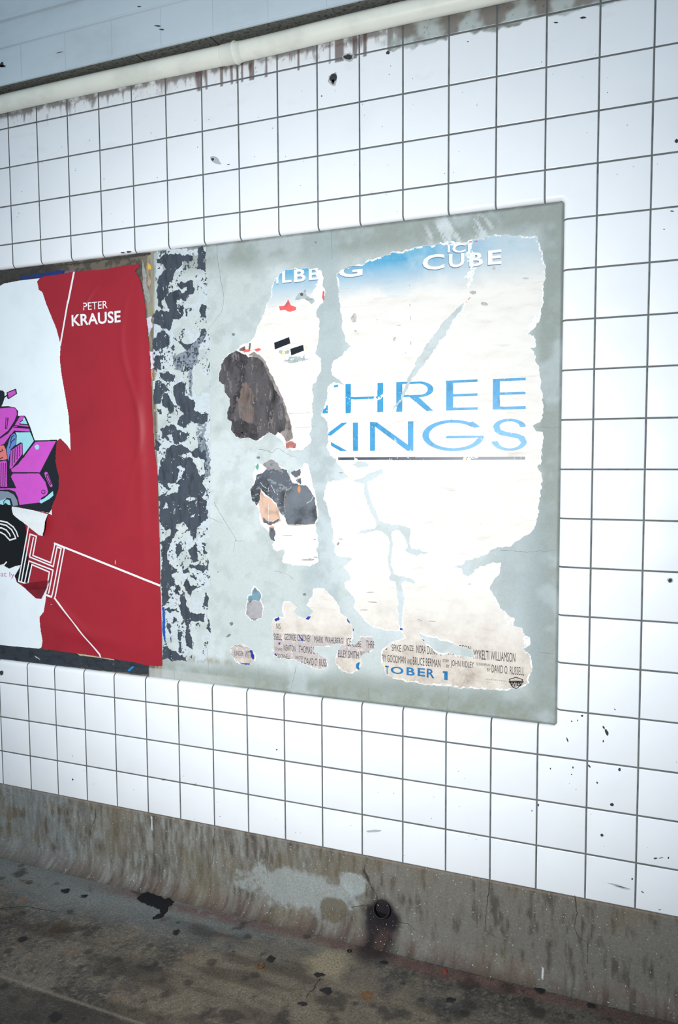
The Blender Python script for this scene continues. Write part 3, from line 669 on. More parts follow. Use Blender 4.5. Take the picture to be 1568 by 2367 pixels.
for a in (10, 25, 40): ln('4', '%d,35 %d,205' % (a, a-4))
ln('4', '-20,232 60,236 105,262 132,310 138,342', .003); ln('4', '30,345 28,310 50,292 75,300 90,340'); ln('3', '0,1520 20,1510 15,1500'); ln('3', '0,1570 20,1560')
runs('ink_line', LM, Y_W-.0008, bk, art)
texts('lettering', [('at ly', '4', (2, 818), (106, 872))], Y_W-.0003, pm('mauve_ink', (196, 120, 150)), wposter)

# ---- red poster (loose, wavy, torn down its left side)
def redy(x, z):
    zr = z-H0; y = -.0022
    e = W(350, 1000, PY)[0]
    xr = x-(.60+.075*np.clip(0, 0, 1))
    y += -.006*np.exp(-((x-.605)/.026)**2)*np.exp(-((zr+1.20)/.42)**2) - .006*np.exp(-((x-.565-.04*np.sin(zr*9))/.016)**2)*np.exp(-((zr+1.05)/.3)**2)
    y += -.007*np.exp(-((zr+2.075-.10*(.45-x))/.035)**2)*np.exp(-((x-.30)/.17)**2)
    y += -.006*np.exp(-(((zr+1.98)+.7*(x-.22))/.02)**2)*np.exp(-((x-.22)/.10)**2)
    y += -.004*np.exp(-(((x-.36)-.9*(zr+.72))/.012)**2)*np.exp(-((zr+.72)/.06)**2)
    y += -.003*np.exp(-(((zr+1.45)-.5*(x-.4))/.02)**2)*np.exp(-((x-.5)/.1)**2)
    return y
def rmesh(name, M, off, mat, parent, st=2):
    Z0, X0 = np.where(M.any(1))[0][[0, -1]], np.where(M.any(0))[0][[0, -1]]
    xs = RX0+RS*np.arange(X0[0]-st, X0[1]+2*st, st); zs = RZ0+RS*np.arange(Z0[0]-st, Z0[1]+2*st, st)
    def kp(x, z): return M[np.clip(((z-RZ0)/RS).astype(int), 0, NZR-1), np.clip(((x-RX0)/RS).astype(int), 0, NXR-1)]
    return gridmesh(name, xs, zs, lambda x, z: np.stack([x, PY+redy(x, z)+off, z], 1), kp, mat, parent)
RP3 = '275,295 272,285 292,262 330,245 400,238 540,215 760,195 900,172 1010,160 1016,183 998,188 985,212 1000,235 1010,250 1025,290 1050,420 1065,560 1080,700 1090,850 1100,1000 1105,1150 1113,1350 1125,1520 1140,1620 1143,1693 1143,1800 430,1800 430,1693 415,1640 405,1580 410,1500 415,1440 440,1420 490,1470 515,1508 510,1380 500,1250 480,1130 450,960 437,850 443,740 410,620 385,560 340,450 310,360 285,345'
RP4 = '405,0 1120,0 1138,60 1145,120 1150,300 1155,500 1162,700 1165,920 1170,1100 1175,1300 1180,1440 1178,1498 1170,1503 1130,1503 1060,1495 980,1475 850,1455 740,1440 640,1420 560,1412 420,1395 305,1375 312,1320 300,1250 290,1150 320,1110 330,1050 345,960 365,890 330,960 300,1012 270,1012 200,950 125,895 110,850 140,800 155,770 110,780 70,797 30,775 0,768 -160,760 -160,330 0,330 20,334 100,345 240,372 372,398 380,345 400,300 425,230 437,150 430,80'
M_red = simple('red_print', (156, 32, 46), 0.5, 0.035, 5, bmp=.03)
REDM = mask(X('3', RP3), X('4', RP4))
redroot = rmesh('red_poster', REDM, 0, M_red, None); tag(redroot, 'red wrinkled poster with white lettering, torn down its left side', 'poster')
BKM = mask(X('4', '-160,330 0,330 20,334 100,345 130,395 175,440 190,500 198,560 190,640 200,700 215,712 205,740 235,768 205,908 130,898 110,850 140,800 155,770 110,780 70,797 30,775 0,768 -160,760')) & REDM
rmesh('black_print', BKM, -.0003, pm('red_poster_black', (8, 9, 12), rough=.3), redroot, 1)
wh = pm('white_print', (236, 236, 238))
_skn = [0]
def sk(k, s, w):
    _skn[0] += 1; S_ = np.zeros((NZR, NXR), bool); stroke(S_, X(k, s), w); rmesh('white_line', S_ & REDM, -.0005-.00003*_skn[0], wh, redroot, 1)
sk('3', '540,216 497,435', .0085); sk('3', '495,432 441,745', .0075); sk('4', '400,615 1168,922', .008); sk('4', '402,1010 725,1418 733,1440', .0065)
for s in ('213,478 138,888 200,908', '160,885 222,548 268,563 242,702 372,755 402,618 470,648 402,1012', '246,575 218,712 390,782 418,640 447,652 380,1000 342,985', '182,897 215,742 388,808 358,972', '205,908 235,768 362,822 345,925', '302,975 345,905', '340,990 380,1002',
          '-30,450 10,452 55,462 100,495 122,528 134,562', '-30,470 10,474 50,484 88,515 112,560 118,578 75,590', '-30,500 15,502 50,518 72,545 78,560', '-30,532 10,535 40,552 60,575 75,590', '-30,772 10,775 35,768 50,750'):
    sk('4', s, .0062)
rf = lambda x, z: redy(x, z)
texts('lettering', [('PETER', '3', (607, 441), (783, 478)), ], PY-.0008, wh, redroot, yf=rf)
texts('lettering', [('KRAUSE', '3', (521, 527), (880, 581), {'bold': True})], PY-.0008, wh, redroot, yf=rf)
# curled flap: the paper's white back
M_back = pm('paper_back', (226, 230, 230), rough=.6)
FM = mask(X('4', '90,345 165,360 240,374 300,388 355,404 352,450 350,500 335,558 310,552 215,475 120,403'), amp=.001)
q0 = X('4', [(90, 345), (350, 400)])
def flapy(x, z):
    t = np.clip(((q0[0, 1]+(q0[1, 1]-q0[0, 1])*(x-q0[0, 0])/(q0[1, 0]-q0[0, 0]))-z)/.055, 0, 1)   # distance under the fold
    return PY-.004-.016*np.sin(t*1.9)-.003*t
Z0, X0 = np.where(FM.any(1))[0][[0, -1]], np.where(FM.any(0))[0][[0, -1]]
o = gridmesh('curled_flap', RX0+RS*np.arange(X0[0]-1, X0[1]+3), RZ0+RS*np.arange(Z0[0]-1, Z0[1]+3), lambda x, z: np.stack([x, flapy(x, z), z], 1),
             lambda x, z: FM[np.clip(((z-RZ0)/RS).astype(int), 0, NZR-1), np.clip(((x-RX0)/RS).astype(int), 0, NXR-1)], M_back, redroot)
o['label'] = 'torn flap curled over, showing its white back'
tf = X('4', '358,398 380,366 386,409'); mk('torn_tip', [(tf[0][0], PY-.004, tf[0][1]), (tf[1][0], PY-.004, tf[1][1]), (tf[2][0], PY-.007, tf[2][1])], [(0, 1, 2)], M_back, redroot)
fd = X('4', '180,905 365,880 340,945 305,1015 268,1012 200,950')
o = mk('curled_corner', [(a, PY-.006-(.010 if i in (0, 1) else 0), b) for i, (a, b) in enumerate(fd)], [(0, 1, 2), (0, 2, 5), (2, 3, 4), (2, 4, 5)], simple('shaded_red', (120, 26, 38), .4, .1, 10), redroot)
o['label'] = 'small dark red corner folded at the foot of the letter'
marks('scuff', [blobpts(277, 1472, 2.5, 3), blobpts(270, 1497, 4, .8), blobpts(122, 1397, 5, .8), blobpts(267, 1300, 1.5, 5), blobpts(222, 1468, 1, 2)], pm('scuff', (205, 150, 150)), redroot, PY-.0032)

# ---- remains of the torn film poster
A7 = '100,350 125,325 150,312 200,300 240,292 262,290 275,272 330,255 380,242 440,215 520,205 600,185 680,172 740,158 800,148 850,160 890,165 900,150 950,140 1000,122 1080,115 1180,118 1260,120 1310,128 1325,165 1340,210 1345,260 1355,300 1360,370 1350,440 1350,510 1338,560 1330,610 1322,645 1300,675 1255,705 1290,720 1308,745 1305,790 1275,800 1295,830 1310,890 1325,940 1335,1010 1345,1080 1348,1150 1345,1215 1330,1240 1285,1268 1300,1295 1345,1310 1350,1380 1340,1450'
A8 = '1335,0 1335,80 1310,110 1340,150 1340,220 1325,290 1325,370 1310,440 1300,470 1270,510 1190,550 1150,580 1090,590 1040,605 1000,635 930,660 880,665 865,690 840,700 800,712 850,715 870,740 895,765 925,745 940,720 1000,700 1050,680 1095,685 1090,740 1060,770 1025,830 1040,870 1070,910 1090,950 1140,1000 1185,1020 1170,1060 1220,1080 1240,1120 1275,1140 1270,1180 1240,1190 1225,1195 1270,1240 1280,1290 1285,1340 1265,1380 1260,1405 1220,1435 1150,1450 1000,1450 900,1440 780,1430 640,1415 540,1400 450,1380 400,1350 375,1300 370,1260 375,1210 410,1170 460,1150 515,1135 505,1110 485,1095 440,1090 400,1095 340,1075 300,1060 270,1030 235,990 205,950 215,900 190,875 150,830 145,800 190,780 175,740 145,710 155,690 200,660 160,650 110,640 85,615 95,580 80,560 85,500 65,440 55,390 45,340 25,300 25,250 45,200 80,185 130,180 170,165 140,120 110,90 95,55 60,30 50,0'
A7b = '50,1400 45,1380 50,1330 50,1290 45,1240 10,1200 20,1160 45,1100 50,1030 80,1005 150,1015 120,990 75,960 65,920 75,880 120,850 150,820 190,790 160,760 150,720 135,680 130,620 120,540 115,450 100,370'
pa = np.concatenate([X('7', A7), X('8', A8), X('7', A7b)])
crk = [X('8', s) for s in ('200,175 250,170 280,150 330,130 380,120 385,140 330,170 290,190 285,230 300,280 330,340 345,390 360,430 430,450 500,460 545,475 550,510 540,560 550,600 600,600 660,625 610,630 580,645 550,625 515,605 530,580 520,530 480,490 440,490 430,520 440,560 435,620 430,700 445,750 500,765 560,780 580,800 560,805 510,790 490,810 495,850 510,900 500,960 495,1040 490,1090 478,1040 475,960 470,880 455,800 420,785 410,770 430,750 415,700 420,620 425,560 400,510 350,485 280,500 215,515 250,490 330,475 345,455 335,420 310,370 290,320 270,260 265,210 230,195',
       '590,1110 640,1125 740,1150 860,1190 925,1215 930,1250 860,1245 780,1225 700,1215 650,1170 620,1145', '200,90 240,70 300,85 290,105 230,110')]
crk.append(X('7', '870,525 850,545 810,570 730,650 700,700 650,770 600,850 560,920 530,1000 490,1090 440,1170 420,1190 450,1165 500,1100 550,1010 590,940 640,880 700,790 760,710 800,640 830,590 865,560'))
PA = mask(pa, amp=.004)
for c in crk: fill(PA, jag(c, .004), False)
n4 = nfield(35, 4, seed=81); n5 = nfield(120, 3, seed=82); n6 = nfield(14, 4, seed=83); n7 = nfield(200, 2, seed=84)
def printmask(M, wr=6):
    """printed surface = paper minus a ragged white torn rim"""
    e1, e2 = erode(M, 1), erode(M, wr); return e1 & (e2 | (n5 < .46) & erode(M, 2) | (n4 > .56))
scr = [X('7', s) for s in ('885,160 925,150 935,230 925,290 935,330 910,400 905,440 895,440 890,380 870,380 905,320 900,280 892,230 905,200', '440,1180 470,1150 450,1210 445,1300 455,1390 445,1390 435,1290 440,1220', '1240,700 1330,560 1345,450 1360,380 1365,600 1320,680 1290,700',
       '840,1478 880,1450 960,1450 920,1470 880,1500 850,1495', '205,1478 215,1462 230,1478 290,1485 310,1465 320,1482 380,1480 405,1455 395,1500 300,1510 200,1510', '430,215 540,195 545,205 500,210 430,225', '300,1075 360,1090 380,1060 375,1100 340,1105', '900,1335 940,1330 985,1350 940,1345', '740,155 900,160 905,170 760,175')]
SC = mask(*scr, amp=.008) & (n7 > .30)
PRA = printmask(PA) & ~SC
PRA &= ~(mask(X('8', '1080,900 1200,1010 1180,1060 1270,1140 1290,1200 1240,1210 1220,1100 1130,1060 1100,980')) & (n5 > .5))

# printed paper: sky fading into pale sand, browner towards the credits
def printmat():
    mt, N, L, B = newmat('film_poster_print'); g = N.new('ShaderNodeNewGeometry'); sp = N.new('ShaderNodeSeparateXYZ'); L.new(g.outputs['Position'], sp.inputs[0])
    def mr(sock, a, b, c=0.0, d=1.0):
        r = N.new('ShaderNodeMapRange'); r.inputs[1].default_value = a; r.inputs[2].default_value = b; r.inputs[3].default_value = c; r.inputs[4].default_value = d; L.new(sock, r.inputs[0]); return r.outputs[0]
    def ma(op, a, b):
        r = N.new('ShaderNodeMath'); r.operation = op
        for i, v in enumerate((a, b)):
            if isinstance(v, float): r.inputs[i].default_value = v
            else: L.new(v, r.inputs[i])
        return r.outputs[0]
    base_ = ramp(N, L, nz(N, L, 9, 6, .65, (1, 1, 3)), [(0.26, lin(206, 198, 190)), (0.38, lin(221, 216, 209)), (0.55, lin(227, 223, 216))])
    n = nz(N, L, 7, 4, .6)
    zz = ma('ADD', sp.outputs[2], ma('MULTIPLY', ma('SUBTRACT', n, 0.5), 0.10))
    # sky
    s = mr(zz, H0-.80, H0-.68); right = mr(sp.outputs[0], 1.72, 2.02, 1.0, .45)
    c = mix(N, L, s, base_, ramp(N, L, n, [(0.35, lin(128, 178, 200)), (0.5, lin(82, 158, 194)), (0.7, lin(140, 184, 204))]))
    c2 = mix(N, L, right, base_, c)
    # browner foot
    lo = mr(zz, H0-1.78, H0-2.04); br = ramp(N, L, nz(N, L, 16, 6, .7), [(0.3, lin(150, 134, 120)), (0.5, lin(196, 184, 172)), (0.66, lin(216, 208, 196))])
    c3 = mix(N, L, ma('MULTIPLY', lo, .85), c2, br)
    # short sideways scratches
    sc = ramp(N, L, nz(N, L, 26, 3, .5, (.35, 1, 4)), [(0.66, (0, 0, 0)), (0.72, (1, 1, 1))])
    c4 = mix(N, L, ma('MULTIPLY', sc, .28), c3, lin(190, 180, 172))
    L.new(c4, B.inputs['Base Color']); B.inputs['Roughness'].default_value = .6; B.inputs['Specular IOR Level'].default_value = .2
    bump(N, L, B, nz(N, L, 60, 4, .6, (1, 1, 3)), .2, .001); return mt
M_pr = printmat(); M_pap = simple('torn_paper', (232, 234, 234), .8, .02, 120)
blue = pm('sky_blue_ink', (40, 142, 190), var=.10, scale=40); navy = pm('navy_ink', (58, 70, 88), var=.1); gink = simple('grey_brown_ink', (62, 56, 56), .6, .1, 120); oct_ = pm('october_blue_ink', (38, 112, 164), var=.08)
YP, YQ, YI = PY-.0007, PY-.0010, PY-.0013
sheetg = 'torn remains of one film poster'
def remnant(name, M, label, P=None):
    o = runs(name, M, YP, M_pap); tag(o, label, 'poster remnant', sheetg); PM = printmask(M, 5) if P is None else P
    runs('printed_surface', PM, YQ, M_pr, o); return o, PM
rA, _ = remnant('poster_remnant', PA, 'largest torn poster piece, with big blue title letters over a dark rule', PRA)

# title letters
TM = np.zeros((NZR, NXR), bool)
def quad(x0, x1, y0, y1, yr0=None, yr1=None, k='7'):
    yr0 = y0 if yr0 is None else yr0; yr1 = y1 if yr1 is None else yr1
    fill(TM, X(k, [(x0, y0), (x1, yr0), (x1, yr1), (x0, y1)]))
def arc(cx, cy, ro, ri, a0, a1, n=48, k='7'):
    a = [math.radians(a0+(a1-a0)*i/n) for i in range(n+1)]
    o_ = [(cx+ro[0]*math.cos(t), cy+ro[1]*math.sin(t)) for t in a]; i_ = [(cx+ri[0]*math.cos(t), cy+ri[1]*math.sin(t)) for t in a]
    fill(TM, X(k, o_+i_[::-1]))
fill(TM, X('7', '86,1022 111,1017 109,1030 86,1034')); fill(TM, X('7', '14,1191 22,1166 36,1158 40,1142 48,1140 48,1190'))
quad(155, 187, 1014, 1190, 1012, 1188); quad(187, 350, 1092, 1106, 1088, 1102); quad(348, 382, 1008, 1184, 1006, 1182)
quad(462, 497, 1002, 1182, 1001, 1180); quad(497, 600, 1001, 1014, 998, 1011)
arc(600, 1045, (86, 47), (52, 34), -90, 90); quad(497, 600, 1080, 1092, 1079, 1092); fill(TM, X('7', '540,1090 592,1088 684,1174 645,1176'))
quad(763, 805, 993, 1174, 991, 1172); quad(763, 953, 993, 1007, 985, 1001); quad(805, 953, 1074, 1089, 1069, 1085); quad(763, 953, 1157, 1174, 1154, 1169)
quad(1045, 1087, 983, 1168, 981, 1166); quad(1045, 1244, 983, 997, 975, 991); quad(1087, 1243, 1064, 1079, 1060, 1075); quad(1045, 1244, 1151, 1168, 1147, 1164)
fill(TM, X('7', '166,1246 132,1248 52,1308 50,1322 66,1325')); fill(TM, X('7', '66,1362 92,1378 165,1417 126,1418 68,1386'))
quad(200, 231, 1246, 1417); quad(303, 333, 1244, 1417); fill(TM, X('7', '303,1243 342,1243 562,1402 562,1416 528,1416 333,1270')); quad(532, 564, 1239, 1417)
arc(806, 1324, (186, 94), (148, 77), 20, 318); fill(TM, X('7', '880,1252 925,1240 968,1272 932,1277')); quad(763, 990, 1327, 1341, 1325, 1340); fill(TM, X('7', '950,1335 990,1330 980,1360 940,1380'))
fill(TM, X('7', '955,1338 990,1336 975,1362 945,1385 915,1385 940,1362'))
arc(1146, 1272, (98, 49), (62, 34), 170, 350); fill(TM, X('7', '1210,1262 1244,1262 1240,1272 1205,1272'))
fill(TM, X('7', '1050,1262 1086,1270 1092,1290 1130,1304 1190,1312 1235,1330 1250,1362 1212,1362 1200,1344 1150,1332 1090,1322 1056,1300')); arc(1146, 1362, (104, 54), (68, 40), 0, 178)
fill(TM, X('7', '1036,1362 1072,1358 1078,1372 1042,1376'))
worn = (n7 > .84) & (n4 > .5)
TIT = TM & PA & ~(SC & (n5 > .45)) & ~worn
for row, xs_ in (((960, 1210), (0, 120, 420, 725, 1000, 1300)), ((1210, 1440), (0, 183, 265, 590, 1015, 1300))):
    for a_, b_ in zip(xs_[:-1], xs_[1:]): runs('title_letter', TIT & mask(X('7', [(a_, row[0]), (b_, row[0]), (b_, row[1]), (a_, row[1])])), YI, blue, rA)
UM = np.zeros((NZR, NXR), bool); fill(UM, X('7', '110,1456 1240,1453 1240,1470 110,1472'))
runs('dark_rule', UM & PA & ~SC & ~((n7 > .80) & (nfield(8, 2, seed=88) > .5)), YI, navy, rA)
whi = pm('white_ink', (240, 242, 244)); shd = pm('slate_ink', (112, 130, 146))
okA = PA & ~(SC & (n5 > .4))
top = [('I', '7', (771, 171), (785, 217)), ('C', '7', (800, 169), (880, 215)), ('I', '7', (893, 166), (903, 204))]
cub = [('C', '7', (620, 237), (752, 316)), ('U', '7', (780, 229), (872, 303)), ('B', '7', (903, 222), (985, 297)), ('E', '7', (1016, 208), (1097, 286))]
for nm_, it, mt_, dd in (('letter_shadow', top+cub, shd, .0032), ('name_lettering', top+cub, whi, 0)):
    texts(nm_, it, YI+(.0001 if dd else -.0001), mt_, rA, okA, dx=-dd*.5, dz=-dd, bold=True)
gG = [('G', '5', (1185, 285), (1405, 382))]
texts('letter_shadow', gG, YI+.0001, shd, rA, okA, dz=-.003, bold=True); texts('name_lettering', gG, YI-.0001, whi, rA, okA, bold=True)
# credits and date
cr = [('SPIKE', '8', (433, 1174), (490, 1220)), ('JONZE', '8', (498, 1176), (566, 1228)), ('NORA', '8', (583, 1178), (640, 1232)), ('DUNN', '8', (648, 1184), (708, 1240)), ('JAMIE KENNEDY', '8', (728, 1192), (884, 1258)), ('GEON', '8', (838, 1178), (912, 1218)),
      ('MYKELTI', '8', (928, 1206), (1022, 1270)), ('WILLIAMSON', '8', (1032, 1214), (1180, 1284)), ('RY GOODMAN', '8', (376, 1234), (518, 1292)), ('AND', '8', (527, 1262), (557, 1297)), ('BRUCE BERMAN', '8', (562, 1250), (728, 1314)),
      ('STORY', '8', (741, 1262), (782, 1284)), ('BY', '8', (764, 1296), (782, 1317)), ('JOHN RIDLEY', '8', (790, 1268), (930, 1330)), ('SCREENPLAY', '8', (946, 1284), (1030, 1308)), ('BY', '8', (1010, 1318), (1030, 1340)), ('DAVID O. RUSSELL', '8', (1038, 1296), (1234, 1364)), ('S', '8', (395, 1178), (406, 1208))]
okp = PRA & ~(worn & (n6 > .5))
texts('credit_lettering', cr, YI, gink, rA, okp)
texts('date_lettering', [('T', '8', (395, 1303), (416, 1355)), ('O', '8', (427, 1306), (505, 1358)), ('B', '8', (523, 1312), (573, 1366)), ('E', '8', (590, 1316), (635, 1370)), ('R', '8', (645, 1320), (692, 1380)), ], YI, oct_, rA, PRA, bold=True)
rr1 = mask(X('8', '742,1335 773,1338 773,1390 752,1388 752,1348 742,1347')); runs('date_numeral', rr1 & PA, YI, oct_, rA)
texts('small_print', [('WARNER BROS.', '8', (1000, 1380), (1132, 1402)), ('A TIME WARNER ENTERTAINMENT COMPANY', '8', (850, 1384), (1128, 1414)), ('1999 Warner Bros. All Rights', '8', (955, 1408), (1098, 1422))], YI, simple('faded_ink', (150, 142, 136), .6, .1, 60), rA, PRA)
SH = np.zeros((NZR, NXR), bool)
shield = [(1143, 1383), (1185, 1370), (1228, 1385), (1222, 1412), (1205, 1432), (1185, 1446), (1165, 1434), (1148, 1412)]
fill(SH, X('8', shield)); fill(SH, X('8', [(1185+(a-1185)*.84, 1405+(b-1405)*.84) for a, b in shield]), False)
fill(SH, X('8', '1140,1394 1230,1394 1230,1406 1140,1406')); runs('shield_emblem', SH & PA, YI, gink, rA)
texts('shield_emblem', [('W', '8', (1150, 1398), (1186, 1432)), ('B', '8', (1188, 1398), (1216, 1428))], YI, gink, rA, PA, bold=True)
marks('grey_smudge', [blobpts(822, 765, 3, 2), blobpts(1142, 620, 4, 4), blobpts(1216, 643, 6, 2), blobpts(1095, 676, 8, 4), blobpts(1120, 702, 9, 4, .2), blobpts(872, 739, 1, 1), blobpts(948, 640, 1.2, 4), blobpts(947, 660, 1, 3), blobpts(949, 735, 1.2, 5), blobpts(950, 793, 1.2, 4), blobpts(938, 816, 2, 1), blobpts(922, 752, 7, 1), blobpts(912, 784, 3, 5, .4),
                      blobpts(818, 735, 6, 9), blobpts(948, 705, 1, 3)], simple('grey_smudge', (186, 182, 176), .8, .1, 90), rA, YI+.0001)
marks('dark_scratch', [blobpts(788, 1246, 6, .8), blobpts(782, 1257, 2.6, 4, .6), blobpts(857, 1369, 11, .8), blobpts(862, 1392, 12, .8, .05), blobpts(842, 1410, 10, .7), blobpts(970, 1433, 6, .7, .5), blobpts(998, 1436, 9, .6, .05), blobpts(788, 1093, 5, .8), blobpts(1086, 1350, 4, .7)], simple('dark_scratch', (150, 138, 140), .8, .1, 90), rA, YI)
marks('red_fleck', [blobpts(1085, 690, 4.5, 1, -.8), blobpts(1089, 559, 4, 1.5), blobpts(1101, 558, 4, 1.6), blobpts(1078, 698, 2, .7, -.8)], pm('red_fleck', (226, 110, 128)), rA, YI)
marks('blue_fleck', [blobpts(928, 1454, 3, 2.5), blobpts(979, 1480, 4, .8, .7), blobpts(806, 1436, 3, 1.4, .8), blobpts(817, 1456, 1, 3)], pm('blue_fleck', (40, 60, 160)), rA, YI)
marks('yellow_fleck', [blobpts(1078, 1062, 6, 3, -.5), blobpts(945, 1573, 2, 3), blobpts(890, 1540, 5, 1.6)], pm('yellow_fleck', (236, 206, 150)), rA, YI)

# upper middle remnant, with the dark coat
PB = mask(X('5', '575,560 585,480 600,440 640,370 700,330 800,312 870,305 930,315 1000,315 1030,340 1050,400 1050,470 1065,510 1055,580 1040,630 1010,660 990,700 985,740 1010,790 1015,850 1005,930 1000,980 985,1050 980,1090 1020,1120 1035,1200 1025,1270 990,1330 955,1380 950,1430 960,1500 955,1580 945,1700 935,1800 930,1900 900,1930 840,1960 780,1965 720,1940 660,1860 620,1830 560,1800 530,1820 500,1860 440,1880 380,1858 300,1868 250,1838 215,1785 218,1710 184,1680 180,1620 198,1560 198,1490 150,1430 148,1380 105,1340 103,1270 122,1190 165,1115 220,1075 280,1040 300,1010 380,990 420,940 450,860 470,800 510,730 530,640 560,590'), amp=.004)
PRB = printmask(PB, 4) & ~(mask(X('5', '985,315 1070,330 1070,640 1010,740 980,740 900,700 1000,640 940,560 1000,480'), amp=.01))
rB, _ = remnant('poster_remnant', PB, 'tall torn poster piece with a printed dark coat and two black bars', PRB)
coat = simple('charcoal_coat_print', (78, 74, 76), .6, .30, 16, stretch=(1.6, 1, .5))
CM = mask(X('5', '165,1120 220,1080 260,1060 300,1080 350,1100 370,1120 430,1115 480,1130 510,1170 540,1240 580,1330 630,1430 680,1510 705,1600 715,1700 700,1780 660,1810 640,1800 600,1840 560,1800 530,1820 440,1878 380,1855 300,1865 250,1835 215,1780 218,1710 184,1680 180,1620 198,1560 200,1490 150,1430 150,1380 106,1340 106,1270 124,1190'), amp=.002) & erode(PB, 1)
runs('printed_coat', CM & ~(n7 > .90), YI, coat, rB)
runs('printed_coat_shade', mask(X('5', '290,1370 340,1340 400,1420 430,1560 420,1700 340,1710 290,1620 270,1500'), amp=.008) & CM, YI-.0002, simple('brown_coat_print', (112, 96, 90), .6, .2, 22, stretch=(1.6, 1, .4)), rB)
runs('printed_coat_shade', mask(X('5', '250,1080 360,1110 370,1160 330,1260 300,1400 260,1560 230,1640 235,1500 290,1330 300,1230 240,1160'), X('5', '220,1700 480,1720 470,1860 300,1860 240,1820'), amp=.008) & CM & (n5 > .35), YI-.0003, simple('black_coat_print', (56, 53, 56), .6, .2, 30), rB)
runs('coat_highlight', CM & (nfield(95, 4, seed=91, sz=.28) > .645) & (n5 > .42), YI-.00035, simple('worn_coat_print', (108, 102, 102), .6, .15, 60), rB)
runs('printed_sleeve', mask(X('5', '370,1100 430,1075 480,1100 520,1160 560,1240 640,1400 700,1540 740,1660 765,1760 775,1850 720,1880 680,1830 660,1800 700,1780 712,1690 700,1600 676,1510 626,1430 576,1330 536,1240 506,1170 478,1134 430,1118'), amp=.003) & PB, YI-.0001, simple('taupe_sleeve_print', (140, 130, 126), .6, .22, 30), rB)
runs('printed_hand', mask(X('5', '706,1890 760,1870 800,1900 802,1942 715,1942'), amp=.003) & PB, YI-.0002, pm('hand_print', (190, 120, 112), var=.15), rB)
runs('printed_figure', mask(X('5', '790,590 820,540 850,500 885,500 905,560 960,590 970,625 940,640 910,600 860,600 800,612'), X('5', '745,1110 860,1120 880,1090 890,1130 925,1135 920,1142 800,1165 690,1165 700,1150 740,1140'), X('5', '650,1060 745,1060 745,1090 690,1095 655,1085'), amp=.004) & PB & (n5 > .36), YI, simple('pale_grey_print', (166, 176, 176), .6, .12, 60), rB)
for q_ in ('605,990 740,938 752,995 612,1050', '752,1045 868,1008 875,1060 760,1105'): runs('black_bar', mask(X('5', q_)), YI-.0002, bk, rB)
marks('yellow_lamp', [blobpts(656, 815, 4, 4.5), blobpts(708, 803, 3.5, 4.5)], pm('pale_yellow', (236, 226, 160)), rB, YI-.0002)
rp_ = pm('red_patch', (222, 98, 98), var=.08)
for q_ in ('650,662 700,655 735,600 755,650 805,665 800,695 740,710 700,690 655,702', '1045,520 1058,530 1055,600 1042,612 1038,570', '330,1055 380,1050 392,1068 370,1078 335,1078', '420,1055 470,1040 485,1052 450,1072'): runs('red_patch', mask(X('5', q_), amp=.002) & PB, YI-.0002, rp_, rB)
runs('brown_stick', mask(X('5', '380,992 396,992 388,1048 374,1048'), X('5', '290,1045 340,1020 345,1050 320,1065 290,1062')), YI-.0002, pm('brown_print', (120, 100, 98), var=.1), rB)
marks('dark_dot', [blobpts(697.5, 680, 3.6, 3.6), blobpts(560, 1000, 1.5, 1.5), blobpts(617, 921, 1.2, 5), blobpts(618, 943, 2.5, 5)], pm('dot', (90, 90, 92)), rB, YI-.0003)
LL = [('H', '5', (560, 360), (642, 452)), ('L', '5', (676, 345), (760, 438)), ('B', '5', (784, 327), (890, 430)), ('E', '5', (918, 313), (1000, 415))]
okB = PRB
texts('letter_shadow', LL, YI+.0001, shd, rB, okB, dz=-.003, bold=True); texts('name_lettering', LL, YI-.0001, whi, rB, okB, bold=True)
ribbon('dark_scratch', [[(668, 957), (720, 953)], [(682, 989), (730, 985)]], YI, simple('scr', (150, 140, 136), .8, .1, 60), rB, .0014)

# middle remnant with the bag
PC = mask(X('6', '430,205 470,200 500,210 540,185 600,168 640,195 675,238 722,256 745,330 760,265 850,245 880,200 910,205 940,300 950,370 975,480 995,560 1005,680 980,750 985,810 1003,870 1008,920 988,980 1003,1010 1012,1080 960,1112 930,1132 800,1124 730,1114 690,1104 677,1070 710,1010 690,985 640,992 600,975 582,930 600,915 567,860 555,820 522,795 487,750 465,700 475,640 447,570 395,532 390,430 425,370 412,340 427,270 435,240'), amp=.004)
PRC = printmask(PC, 4) & ~mask(X('6', '590,900 640,950 810,960 760,1000 720,1060 720,1110 670,1110 690,990 590,990'), X('6', '430,200 540,250 500,290 430,330'), amp=.006)
rC, _ = remnant('poster_remnant', PC, 'torn poster piece with a printed black satchel and tan flap, just below the coat piece', PRC)
slate = simple('slate_jacket_print', (84, 90, 98), .6, .30, 14, stretch=(1, 1, .7))
JM = mask(X('6', '445,310 500,290 540,250 500,212 560,180 600,172 640,200 665,250 720,262 748,340 770,372 830,398 890,400 940,450 970,520 985,600 995,690 970,745 900,755 730,755 710,720 700,670 660,650 620,560 560,500 500,450 484,430 472,500 480,560 455,575 400,532 394,430 430,370'), amp=.003) & PC
runs('printed_jacket', JM & ~(n7 > .90), YI, slate, rC); runs('jacket_highlight', JM & (nfield(110, 4, seed=92, sx=.5) > .62) & (n5 > .40), YI-.00012, simple('worn_jacket_print', (128, 134, 140), .6, .15, 60), rC)
runs('printed_cap', mask(X('6', '500,210 560,178 600,172 640,200 665,250 690,285 600,260 545,262'), amp=.004) & PC, YI-.0001, simple('warm_grey_print', (140, 138, 138), .6, .1, 50), rC)
bagp = simple('black_bag_print', (98, 104, 112), .5, .45, 9)
